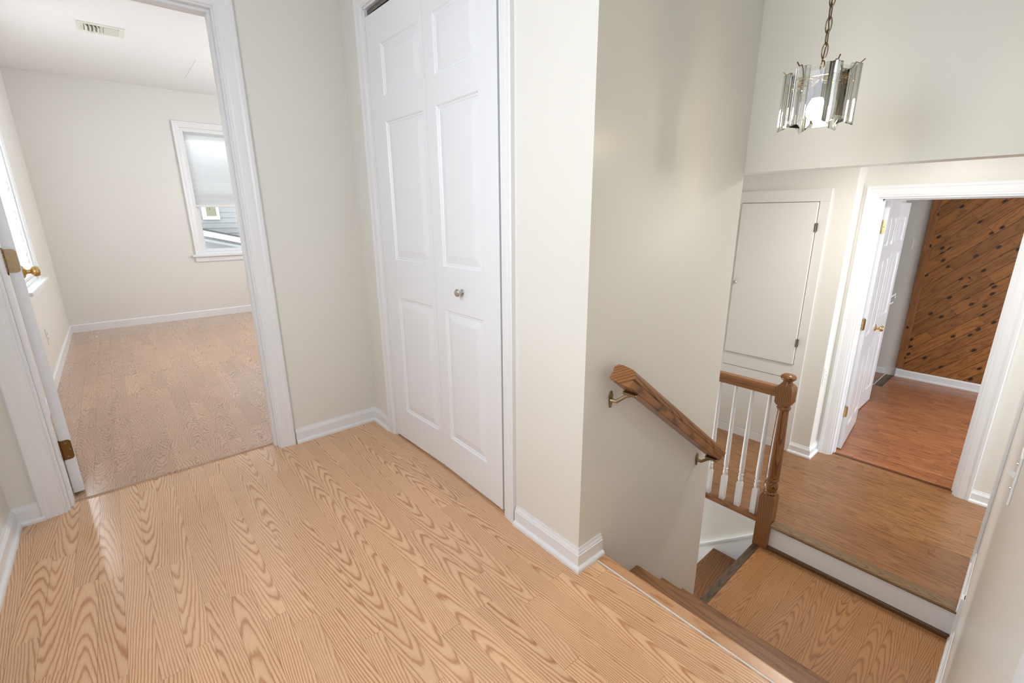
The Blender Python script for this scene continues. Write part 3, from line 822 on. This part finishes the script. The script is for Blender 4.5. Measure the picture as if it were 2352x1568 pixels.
rel(MB().tube([(0.965, YB + 0.012, 1.292), (0.965, YB + 0.010, 1.275)], 0.002, 6).lathe([(0.003, 1.262), (0.006, 1.266), (0.004, 1.276)], (0.965, YB + 0.010, 0), 'Z', 8).obj('pull_tassel', M['brass_old']), ws)
# bedroom outer wall window
cs = MB().sweep([(4.30, 0.72), (4.30, 2.10), (5.18, 2.10), (5.18, 0.72)], [(w * 1.0, d) for w, d in CASE], (XL, 0, 0), (0, 1, 0), (0, 0, 1), (1, 0, 0))
w2 = tag(cs.obj('window_2', M['trim']), 'bright white window on the bedroom outer wall beside the open door', kind='structure')
MB().box(-0.58, 4.19, 0.697, XL + 0.055, 5.30, 0.722).obj('window_stool', M['trim'], w2, bevel=0.004)
MB().box(XL, 4.22, 0.640, XL + 0.016, 5.27, 0.697).obj('window_apron', M['trim'], w2)
rect_frame(MB(), 4.301, 5.179, 0.7225, 2.099, 0.029, -0.60, XL - 0.002, 'Y').obj('window_frame', M['trim'], w2)
rect_frame(MB(), 4.3305, 5.1495, 0.752, 2.0695, 0.032, -0.575, -0.550, 'Y').obj('sash', M['trim'], w2)
MB().box(-0.573, 4.363, 1.385, -0.552, 5.117, 1.420).obj('meeting_rail', M['trim'], w2)
MB().box(-0.564, 4.363, 0.784, -0.560, 5.117, 1.385).obj('pane', M['glass'], w2)
MB().box(-0.564, 4.363, 1.420, -0.560, 5.117, 2.037).obj('pane', M['glass'], w2)
ws2 = empty('window_shade', (-0.505, 4.74, 0.76))  # translucent shade added so this window reads as glowing white
tag(ws2, 'white pleated shade added over the outer wall window to make it glow white', 'window shade')
pl = MB(); n = 24; zt, zb = 2.045, 0.775
pts = [(-0.500 + (-0.010 if k % 2 else 0.0), zt - (zt - zb) * k / (2 * n)) for k in range(2 * n + 1)]
for k in range(2 * n):
    (xa, za_), (xb, zb_) = pts[k], pts[k + 1]
    pl.add([(xa, 4.333, za_), (xa, 5.147, za_), (xb, 5.147, zb_), (xb, 4.333, zb_)], [(0, 1, 2, 3)])
rel(pl.obj('pleated_fabric', M['shade']), ws2)
rel(MB().box(-0.516, 4.333, 0.7525, -0.490, 5.147, 0.774).obj('bottom_rail', M['plate'], bevel=0.003), ws2)
rel(MB().box(-0.520, 4.333, 2.0455, -0.489, 5.147, 2.069).obj('head_rail', M['plate'], bevel=0.003), ws2)

# made-up window frames out of view, set in the openings for the fill lights
for nm, lab, args in (('fill_window_3', 'added white window frame facing the closet doors, out of view, for the hall fill light', (0.30, 1.40, 0.95, 2.20, 0.04, -0.595, -0.500, 'Y')),
                      ('fill_window_4', 'added white window frame on the hidden bedroom side wall for a fill light', (4.25, 5.55, 0.9, 2.1, 0.04, 2.605, 2.695, 'Y')),
                      ('fill_window_5', 'added white window frame at the unseen corridor end for a fill light', (-0.40, 0.20, 0.95, 2.15, 0.04, -2.095, -2.005, 'X')),
                      ('fill_window_6', 'added white window frame at the unseen entry hall end for a fill light', (3.15, 3.75, -0.15, 1.25, 0.04, -1.845, -1.755, 'X')),
                      ('fill_window_8', 'added white window frame at the unseen foot of the lower stairs for a fill light', (2.0, 2.62, -1.75, -0.60, 0.04, 3.205, 3.295, 'X')),
                      ('fill_window_7', 'added white window frame on the hidden pine room wall for a fill light', (4.40, 5.80, 0.05, 1.15, 0.04, -1.845, -1.755, 'X'))):
    a0, a1, z0, z1, t, q0, q1, ax = args
    tag(rect_frame(MB(), a0 + 0.001, a1 - 0.001, z0 + 0.001, z1 - 0.001, t, q0, q1, ax).obj(nm, M['trim']), lab, kind='structure')

# neighbouring house seen through the back window
nh = empty('neighbour_house', (2.5, 10.6, 0))
tag(nh, 'pale sided neighbouring house seen through the bedroom window', 'house')
z = -0.4; k = 0
while z < 2.6:
    rel(MB().prism([(10.60, z), (10.585, z), (10.598, z + 0.105), (10.60, z + 0.105)], -1.0, 6.0, 'X').obj('siding_board', M['siding']), nh); z += 0.098
rel(MB().box(-1, 10.60, -0.6, 6, 10.7, 2.8).obj('wall', M['siding']), nh)
nw = rel(MB().box(1.40, 10.55, 1.13, 1.68, 10.60, 1.42).obj('window', M['far_white']), nh)
o = MB().box(1.47, 10.544, 1.195, 1.63, 10.552, 1.36).obj('pane', M['pane_dark']); o.parent = nw
rel(MB().prism([(1.30, 0.955), (3.6, 0.36), (3.6, 0.25), (1.30, 0.85)], 10.35, 10.42, 'Y').obj('fascia', M['far_white']), nh)
rel(MB().prism([(1.30, 0.985), (3.6, 0.385), (3.6, 0.36), (1.30, 0.955)], 10.33, 10.58, 'Y').obj('roof_edge', M['roof_dark']), nh)
rel(MB().prism([(1.30, 0.80), (3.6, 0.20), (3.6, 0.155), (1.30, 0.755)], 10.30, 10.36, 'Y').obj('gutter', M['siding']), nh)

# ------------------------------------------------------------------ ceiling register and hatch, outlets, switches
vt = empty('ceiling_register', (0.23, 4.915, ZC))
tag(vt, 'cream metal air register with open louvres in the bedroom ceiling', 'air vent')
X0, X1, Y0, Y1 = 0.098, 0.360, 4.80, 5.03
m = MB().box(X0, Y0, ZC - 0.004, X1, Y0 + 0.038, ZC).box(X0, Y1 - 0.038, ZC - 0.004, X1, Y1, ZC).box(X0, Y0 + 0.038, ZC - 0.004, X0 + 0.032, Y1 - 0.038, ZC).box(X1 - 0.032, Y0 + 0.038, ZC - 0.004, X1, Y1 - 0.038, ZC).box(0.219, Y0 + 0.038, ZC - 0.006, 0.237, Y1 - 0.038, ZC)
rel(m.obj('frame', M['vent']), vt)
rel(MB().box(X0 + 0.03, Y0 + 0.03, ZC - 0.0008, X1 - 0.03, Y1 - 0.03, ZC - 0.0002).obj('duct_opening', M['duct']), vt)
for k in range(4):
    xa = X0 + 0.036 + k * 0.022
    rel(MB().prism([(xa, ZC - 0.002), (xa + 0.013, ZC - 0.020), (xa + 0.015, ZC - 0.019), (xa + 0.003, ZC - 0.001)], Y0 + 0.036, Y1 - 0.036, 'Y').obj('louvre', M['vent']), vt)
for k in range(4):
    ya = Y0 + 0.050 + k * 0.034
    rel(MB().prism([(ya, ZC - 0.002), (ya + 0.016, ZC - 0.016), (ya + 0.018, ZC - 0.015), (ya + 0.003, ZC - 0.001)], 0.240, X1 - 0.034, 'X').obj('louvre', M['vent']), vt)
ah = MB().box(0.86, 5.30, ZC - 0.002, 1.50, 6.02, ZC).obj('ceiling_hatch', M['ceil']); tag(ah, 'flat white hatch panel in the bedroom ceiling near the doorway head', 'hatch')


def outlet(label, loc, rotz, switch=False):
    o = MB().box(-0.036, -0.005, -0.058, 0.036, 0, 0.058).obj('light_switch' if switch else 'wall_outlet', M['plate'], None, loc, bevel=0.002, rot=(0, 0, rotz))
    tag(o, label, 'switch' if switch else 'outlet')
    if switch:
        MB().prism([(-0.005, -0.004), (-0.018, 0.006), (-0.018, 0.011), (-0.005, 0.007)], -0.005, 0.005, 'X').obj('toggle', M['plate'], o)
        for s in (-1, 1): MB().lathe([(0.003, -0.0066), (0.0035, -0.005)], (0, 0, s * 0.030), 'Y', 8).obj('screw', M['nickel'], o)
    else:
        for s in (-1, 1):
            r = MB().box(-0.017, -0.0068, s * 0.020 - 0.014, 0.017, -0.005, s * 0.020 + 0.014).obj('receptacle', M['plate'], o)
            MB().box(-0.008, -0.0074, s * 0.020 - 0.004, -0.0055, -0.0068, s * 0.020 + 0.006).box(0.0055, -0.0074, s * 0.020 - 0.004, 0.008, -0.0068, s * 0.020 + 0.006).obj('slot', M['slot'], r)
    return o


outlet('white outlet on the pale bedroom wall under the shaded window', (1.262, YB, 0.335), 0)
outlet('white outlet low on the bedroom outer wall under the bright window', (XL, 4.80, 0.325), math.pi / 2)
outlet('white toggle light switch edge-on on the stairwell wall', (1.43, YR, 0.615), math.pi, True)
outlet('white light switch on the narrow wall return beside the built-in cupboard', (3.745, 0.91, 0.05), 0, True)

# ------------------------------------------------------------------ built-in cupboard
cb = empty('built_in_cupboard', (XW, 1.33, ZH))
tag(cb, 'off-white flush built-in cupboard with a small door in the lower hall', 'cupboard')
CX = XW - 0.016
m = MB().box(CX, 1.037, 1.254, XW, 1.72, 1.336).box(CX, 1.037, ZH, XW, 1.098, 1.254).box(CX, 1.612, ZH, XW, 1.72, 1.254).box(CX, 1.098, -0.010, XW, 1.612, 0.096)
rel(m.obj('face_frame', M['cab'], bevel=0.0015), cb)
rel(MB().box(CX + 0.002, 1.0985, ZH + 0.07, XW, 1.6115, -0.0135).obj('lower_panel', M['cab']), cb)
rel(MB().box(CX - 0.004, 1.098, ZH, XW, 1.612, ZH + 0.066).obj('toe_board', M['trim']), cb)
dr = rel(MB().box(CX - 0.012, 1.1015, 0.0995, CX + 0.008, 1.6085, 1.2505).obj('door', M['cab'], bevel=0.004), cb)
kn = MB().lathe([(0.0, 0.0), (0.010, 0.0), (0.005, 0.004), (0.005, 0.012), (0.011, 0.017), (0.013, 0.021), (0.010, 0.026), (0, 0.028)], (0, 0, 0), 'Z', 16).obj('knob', M['nickel'], None, (CX - 0.012, 1.585, 0.665), smooth=True, rot=(0, -math.pi / 2, 0))
kn.parent = dr
for hz in (1.085, 0.268):
    hg = MB().box(-0.018, -0.012, -0.028, -0.010, 0.004, 0.028)
    for q in range(3): hg.lathe([(0.005, -0.030 + q * 0.02), (0.006, -0.028 + q * 0.02), (0.006, -0.014 + q * 0.02), (0.005, -0.012 + q * 0.02)], (-0.020, -0.001, 0), 'Z', 8)
    h = hg.obj('hinge', M['steel_dark'], None, (CX + 0.004, 1.0985, hz)); h.parent = dr

# ------------------------------------------------------------------ wall handrail
SLP = math.atan2(0.542, 0.736)
hr = empty('wall_handrail', (1.50, YC, 0.43))
tag(hr, 'short honey oak handrail on brass brackets on the stairwell wall', 'handrail')
Lr = math.hypot(0.736, 0.542)
prof = [(-0.0275, 0.002), (-0.0275, 0.024), (-0.0255, 0.027), (-0.0285, 0.031), (-0.0285, 0.045), (-0.021, 0.0555), (-0.010, 0.0585), (0.010, 0.0585),
        (0.021, 0.0555), (0.0285, 0.045), (0.0285, 0.031), (0.0255, 0.027), (0.0275, 0.024), (0.0275, 0.002), (0.024, 0.0), (-0.024, 0.0)]
vs = []; fs = []; n = len(prof)
for (yy, zz) in prof: vs.append((-(yy + 0.0275) / 0.055 * 0.041 + (0.0585 - zz) * -0.10, yy, zz))
for (yy, zz) in prof: vs.append((Lr - (0.0585 - zz) / 0.0585 * 0.042, yy, zz))
fs = [tuple(range(n)), tuple(reversed(range(n, 2 * n)))] + [(i, i + n, (i + 1) % n + n, (i + 1) % n) for i in range(n)]
rm = MB().add(vs, fs).obj('rail', M['oak_rail'], None, (1.171 - math.sin(SLP) * 0.0585, 0.7975, 0.709 - math.cos(SLP) * 0.0585), rot=(0, SLP, 0), bevel=0.0012)
rel(rm, hr)
ux, uz = math.cos(SLP), -math.sin(SLP)
for sd, wx, wz in ((0.055, 1.163, 0.592), (0.845, 1.818, 0.124)):
    bx, bz = rm.location.x + ux * sd, rm.location.z + uz * sd
    br = rel(MB().prism([(wx - 0.010, wz + 0.012), (wx - 0.004, wz + 0.028), (wx + 0.004, wz + 0.028), (wx + 0.010, wz + 0.012), (wx + 0.008, wz - 0.012), (wx + 0.004, wz - 0.030), (wx - 0.004, wz - 0.030), (wx - 0.008, wz - 0.012)], YC - 0.004, YC, 'Y')
             .tube([(wx, YC - 0.002, wz - 0.004), (wx + (bx - wx) * 0.3, YC - 0.022, wz - 0.004), (wx + (bx - wx) * 0.8, 0.812, wz + (bz - wz) * 0.55), (bx, 0.797, bz - 0.010)], [0.0075, 0.0065, 0.006, 0.006], 8)
             .obj('bracket', M['brass_old'], smooth=True), hr)
    sdl = MB().tube([(bx - ux * 0.004, 0.770, bz - 0.006), (bx - ux * 0.004, 0.822, bz - 0.006)], 0.0065, 8)
    sdl.box(bx - 0.012, 0.775, bz - 0.009, bx + 0.012, 0.82, bz - 0.001)
    o = sdl.obj('saddle', M['brass_old']); o.parent = br; o.matrix_parent_inverse = br.matrix_parent_inverse
    o.matrix_parent_inverse = Matrix()
    for q in (0.020, -0.022):
        o = MB().lathe([(0.0012, YC - 0.0058), (0.0038, YC - 0.0052), (0.004, YC - 0.004)], (wx, 0, wz + q), 'Y', 8).obj('screw', M['steel_dark']); o.parent = br
# sub-parts of the brackets were built in world space: undo the handrail offset once
for br in [c for c in hr.children if c.name.startswith('bracket')]:
    for o in br.children: o.matrix_parent_inverse = Matrix()

# ------------------------------------------------------------------ balustrade
NX, NY = 2.695, 0.818
bl = empty('balustrade', (NX, NY, ZM))
tag(bl, 'oak newel post and rail with white turned balusters beside the landing', 'balustrade')
hw = 0.040
nm = MB()


def sq(z, h):
    return [(NX - h, NY - h, z), (NX + h, NY - h, z), (NX + h, NY + h, z), (NX - h, NY + h, z)]


def sqstack(mb, levels):
    o = len(mb.v)
    for z, h in levels: mb.v += sq(z, h)
    for i in range(len(levels) - 1):
        for q in range(4):
            r = (q + 1) % 4; mb.f.append((o + i * 4 + q, o + i * 4 + r, o + i * 4 + 4 + r, o + i * 4 + 4 + q))
    mb.f.append((o + 3, o + 2, o + 1, o)); k = o + (len(levels) - 1) * 4; mb.f.append((k, k + 1, k + 2, k + 3))


sqstack(nm, [(ZM, hw), (-0.432, hw), (-0.412, hw * 0.80)])
nm.lathe([(0.030, -0.425), (0.037, -0.412), (0.0375, -0.402), (0.031, -0.396), (0.030, -0.390), (0.036, -0.378), (0.0385, -0.362), (0.036, -0.346), (0.029, -0.333),
          (0.034, -0.326), (0.0385, -0.318), (0.036, -0.309), (0.034, -0.304), (0.0365, -0.285), (0.0355, -0.20), (0.0325, -0.05), (0.029, 0.08), (0.0275, 0.118),
          (0.033, 0.124), (0.0365, 0.132), (0.033, 0.140), (0.029, 0.145), (0.032, 0.152)], (NX, NY, 0), 'Z', 28)
sqstack(nm, [(0.150, hw * 0.80), (0.168, hw), (0.252, hw), (0.272, hw * 0.72)])
nm.lathe([(0.033, 0.258), (0.031, 0.272), (0.024, 0.282), (0.022, 0.290), (0.030, 0.296), (0.0375, 0.304), (0.039, 0.312), (0.036, 0.320), (0.026, 0.328), (0.010, 0.332), (0, 0.333)], (NX, NY, 0), 'Z', 28)
nm.v = [(x - NX, y - NY, z - ZM) for x, y, z in nm.v]
no_ = nm.obj('newel_post', M['oak_newel'], bl, (0, 0, 0), smooth=True)
rp = [(-0.0275, 0.002), (-0.0275, 0.022), (-0.025, 0.026), (-0.0285, 0.031), (-0.028, 0.046), (-0.020, 0.057), (0.020, 0.057), (0.028, 0.046), (0.0285, 0.031), (0.025, 0.026), (0.0275, 0.022), (0.0275, 0.002)]
MB().sweep([(0, 0.04), (0, 1.6)], rp, (0, 0, 0.190 - ZM), (1, 0, 0), (0, 1, 0), (0, 0, 1)).obj('top_rail', M['oak_rail_y'], bl, (0.005, 0, 0))
bm_ = MB()
h = 0.0155
o = 0
for z, hh in ((0, h), (0.160, h), (0.174, h * 0.62)):
    bm_.v += [(-hh, -hh, z), (hh, -hh, z), (hh, hh, z), (-hh, hh, z)]
for i in range(2):
    for q in range(4):
        r = (q + 1) % 4; bm_.f.append((i * 4 + q, i * 4 + r, i * 4 + 4 + r, i * 4 + 4 + q))
bm_.f += [(3, 2, 1, 0), (8, 9, 10, 11)]
bm_.lathe([(0.009, 0.170), (0.0135, 0.180), (0.0150, 0.192), (0.0125, 0.204), (0.0100, 0.209), (0.0145, 0.213), (0.0145, 0.220), (0.0105, 0.224), (0.0140, 0.240), (0.0145, 0.27), (0.0125, 0.45), (0.0090, 0.782)], (0, 0, 0), 'Z', 14)
bme = bm_.mesh('baluster', M['trim'], True)
for k in range(8):
    b = bpy.data.objects.new('baluster', bme); COL.objects.link(b); b.parent = bl
    b.location = (0.006, 0.897 + 0.0955 * k - NY, ZH - ZM + 0.0015)

# ------------------------------------------------------------------ pine boards
pw = empty('pine_panelling', (XP, 0.0, ZH))
tag(pw, 'knotty pine boards laid diagonally on the far room wall', 'wood panelling')
PF = XP - 0.004
bw = 0.098; BT = 0.014
DIR = Vector((0, -1, 1)).normalized()          # boards rise to the right
NRM = Vector((0, 1, 1)).normalized()
ya, yb2, za, zb2 = 0.845, -0.45, ZH + 0.07, 1.72
c = (yb2 + za) / math.sqrt(2) * 1.0
cmax = (ya + zb2) / math.sqrt(2)
cc = c


def clip_poly(poly, f):
    out = []
    for i in range(len(poly)):
        a, b = poly[i], poly[(i + 1) % len(poly)]; fa, fb = f(a), f(b)
        if fa >= 0: out.append(a)
        if (fa >= 0) != (fb >= 0):
            t = fa / (fa - fb); out.append(tuple(a[j] + (b[j] - a[j]) * t for j in range(2)))
    return out


while cc < cmax:
    s = -3.0 + random.uniform(0, 0.9)
    while s < 3:
        s2_ = s + random.uniform(0.75, 1.5)
        p = lambda u, v: (DIR.y * u + NRM.y * v, DIR.z * u + NRM.z * v)
        g = 0.0012
        poly = [p(s + g * 0.4, cc + g), p(s2_ - g * 0.4, cc + g), p(s2_ - g * 0.4, cc + bw - g), p(s + g * 0.4, cc + bw - g)]
        for f in (lambda q: ya - q[0], lambda q: q[0] - yb2, lambda q: q[1] - za, lambda q: zb2 - q[1]):
            if len(poly) > 2: poly = clip_poly(poly, f)
        s_mid = (s + s2_) / 2
        s = s2_
        if len(poly) < 3: continue
        ctr = DIR * s_mid + NRM * (cc + bw / 2)
        # local frame: X along board, Y across, Z out of the wall (towards -X)
        L2 = []
        for (yy, zz) in poly:
            d = Vector((0, yy, zz)) - ctr; L2.append((d.dot(DIR), d.dot(NRM)))
        if abs(sum(L2[i][0] * L2[(i + 1) % len(L2)][1] - L2[(i + 1) % len(L2)][0] * L2[i][1] for i in range(len(L2)))) < 0.002: continue
        mb = MB(); n = len(L2); e = 0.0016
        mb.v = [(a, b, 0) for a, b in L2] + [(a, b, BT - e) for a, b in L2]
        cx = sum(a for a, b in L2) / n; cy_ = sum(b for a, b in L2) / n
        top = []
        for a, b in L2:
            top.append((a, b - math.copysign(e, b) if abs(b) > bw / 2 - 0.004 else b, BT))
        mb.v += top
        mb.f = [tuple(reversed(range(n))), tuple(range(2 * n, 3 * n))]
        for lv in (0, n):
            mb.f += [(lv + i, lv + (i + 1) % n, lv + n + (i + 1) % n, lv + n + i) for i in range(n)]
        o = mb.obj('board', M['pine'])
        mat = Matrix((DIR, NRM, Vector((-1, 0, 0)))).transposed().to_4x4()
        mat.translation = Vector((XP - 0.001, 0, 0)) + ctr
        o.parent = pw; o.matrix_parent_inverse = Matrix.Translation(pw.location).inverted(); o.matrix_basis = mat
    cc += bw
MB().box(-0.025, -0.0335, -0.93, -0.002, 0.0335, 1.15).obj('edge_board', M['pine_trim'], pw, (0, 0.8805, 0.10 + 0.93), bevel=0.002)

# far room details
tag(MB().box(XP - 0.005, 1.000, 0.805, XP, 1.45, 0.906).obj('access_panel', M['wall'], bevel=0.002), 'flush painted access panel on the cream wall behind the open door', 'panel')
tag(MB().box(XP - 0.10, 0.895, 1.305, XP, 1.9, 1.352).obj('trim_pine_room_shelf', M['trim'], bevel=0.002), 'white trim ledge at the top of the cream wall beside the pine boards', kind='structure')

# ------------------------------------------------------------------ pendant lamp
PX, PY, PZ = 1.455, 0.480, 1.530          # top ring centre
PK, TH = 0.76, 0.843 - 0.14
pd = empty('pendant_lamp', (PX, PY, ZC))
tag(pd, 'hanging lamp of clear fluted strips and smoked glass on a bronze chain', 'lamp')


def P_(mb, name, mat, smooth=False, parent=None, bevel=0.0):
    mb.v = [((x - PX) * PK, (y - PY) * PK, PZ - ZC + (z - PZ) * (PK if name not in ('chain_link', 'cord', 'ceiling_canopy') else 1)) for x, y, z in mb.v]
    return mb.obj(name, M[mat], parent or pd, (0, 0, 0), smooth=smooth, bevel=bevel)


P_(MB().lathe([(0.0, ZC - 0.030), (0.025, ZC - 0.030), (0.055, ZC - 0.018), (0.062, ZC), (0.0, ZC)], (PX, PY, 0), 'Z', 24), 'ceiling_canopy', 'bronze', True)
ch = P_(MB().tube([(PX + 0.003 * math.sin(k * 1.1), PY + 0.003 * math.cos(k * 1.3), PZ + 0.02 + k * (ZC - 0.03 - PZ - 0.02) / 40) for k in range(41)], 0.0022, 6), 'cord', 'bronze')
z = PZ + 0.028; k = 0
while z < ZC - 0.05:
    pts = []
    for q in range(14):
        t = 2 * math.pi * q / 14; a = 0.0085 * math.cos(t); b = 0.0185 * math.sin(t)
        pts.append((PX + (a if k % 2 else 0) , PY + (0 if k % 2 else a), z + 0.016 + b))
    P_(MB().tube(pts, 0.0018, 6, True), 'chain_link', 'bronze', True); z += 0.0285; k += 1
pts = [(PX + 0.014 * math.cos(2 * math.pi * q / 16), PY + 0.010 * math.cos(2 * math.pi * q / 16), PZ + 0.012 + 0.016 * math.sin(2 * math.pi * q / 16)) for q in range(16)]
P_(MB().tube(pts, 0.002, 6, True), 'loop', 'bronze', True)
RR = 0.098
hexp = [(PX + RR * 0.82 * math.cos(math.pi / 3 * q + TH), PY + RR * 0.82 * math.sin(math.pi / 3 * q + TH), PZ - 0.028) for q in range(6)]
P_(MB().tube(hexp, 0.0022, 6, True), 'ring', 'brass')
for q in range(3):
    a, b = hexp[q], hexp[q + 3]
    P_(MB().tube([a, (PX, PY, PZ - 0.026), b], 0.002, 6), 'spoke', 'brass')
P_(MB().tube([(PX, PY, PZ - 0.06), (PX, PY, PZ + 0.002)], 0.004, 8).lathe([(0.0, PZ - 0.085), (0.016, PZ - 0.085), (0.017, PZ - 0.045), (0.009, PZ - 0.038), (0, PZ - 0.038)], (PX, PY, 0), 'Z', 16), 'socket', 'bronze', True)
P_(MB().lathe([(0.0, PZ - 0.153), (0.014, PZ - 0.151), (0.0225, PZ - 0.144), (0.0285, PZ - 0.131), (0.029, PZ - 0.119), (0.025, PZ - 0.104), (0.019, PZ - 0.092), (0.0145, PZ - 0.083), (0.0, PZ - 0.082)], (PX, PY, 0), 'Z', 20), 'bulb', 'bulb', True)
for q in range(6):
    t0 = math.pi / 3 * q + TH
    # fluted corner strip: V channel with ridged ribs and a pointed foot
    R = Matrix.Translation((PX, PY, 0)) @ Matrix.Rotation(t0, 4, 'Z')
    sec = [(RR - 0.012, -0.026), (RR - 0.002, -0.017), (RR - 0.004, -0.012), (RR + 0.008, -0.006), (RR + 0.014, 0.0), (RR + 0.008, 0.006), (RR - 0.004, 0.012), (RR - 0.002, 0.017), (RR - 0.012, 0.026)]
    inn = [(r - 0.005, s * 0.93) for r, s in sec]
    mb = MB(); n = len(sec); lo = [PZ - 0.180 + abs(s) * 0.75 for r, s in sec]
    for (r, s_) in sec: mb.v.append(tuple(R @ Vector((r, s_, PZ + 0.002))))
    for (r, s_), zl in zip(sec, lo): mb.v.append(tuple(R @ Vector((r, s_, zl))))
    for (r, s_) in inn: mb.v.append(tuple(R @ Vector((r, s_, PZ + 0.002))))
    for (r, s_), zl in zip(inn, lo): mb.v.append(tuple(R @ Vector((r, s_, zl))))
    for i in range(n - 1):
        mb.f += [(i, i + 1, n + i + 1, n + i), (2 * n + i, 3 * n + i, 3 * n + i + 1, 2 * n + i + 1), (i, 2 * n + i, 2 * n + i + 1, i + 1), (n + i, n + i + 1, 3 * n + i + 1, 3 * n + i)]
    mb.f += [(0, n, 3 * n, 2 * n), (n - 1, 3 * n - 1, 4 * n - 1, 2 * n - 1)]
    P_(mb, 'fluted_strip', 'acrylic')
    hp = [R @ Vector(v) for v in ((RR * 0.80, 0, PZ - 0.028), (RR * 0.86, 0, PZ - 0.008), (RR * 0.95, 0, PZ + 0.008), (RR + 0.006, 0, PZ + 0.003), (RR + 0.018, 0, PZ + 0.014))]
    P_(MB().tube([tuple(v) for v in hp], 0.0018, 6), 'hook', 'bronze')
    # flat bevelled pane with smoked centre between two corners
    R2 = Matrix.Translation((PX, PY, 0)) @ Matrix.Rotation(t0 + math.pi / 6, 4, 'Z')
    ra = RR * 0.80; hwid = 0.035
    def ringp(h0, z0, z1, r):
        return [tuple(R2 @ Vector((r, -h0, z0))), tuple(R2 @ Vector((r, h0, z0))), tuple(R2 @ Vector((r, h0, z1))), tuple(R2 @ Vector((r, -h0, z1)))]
    mb = MB(); mb.v = ringp(hwid, PZ - 0.165, PZ - 0.002, ra) + ringp(hwid - 0.010, PZ - 0.152, PZ - 0.014, ra + 0.003)
    mb.f = [(i, (i + 1) % 4, 4 + (i + 1) % 4, 4 + i) for i in range(4)]
    gp = P_(mb, 'glass_pane', 'bevel_glass')
    mb = MB(); mb.v = ringp(hwid - 0.010, PZ - 0.152, PZ - 0.014, ra + 0.003); mb.f = [(0, 1, 2, 3)]
    mb.v = [((x - PX) * PK, (y - PY) * PK, PZ - ZC + (z - PZ) * PK) for x, y, z in mb.v]
    o = mb.obj('smoked_centre', M['smoke_glass'], gp, (0, 0, 0))
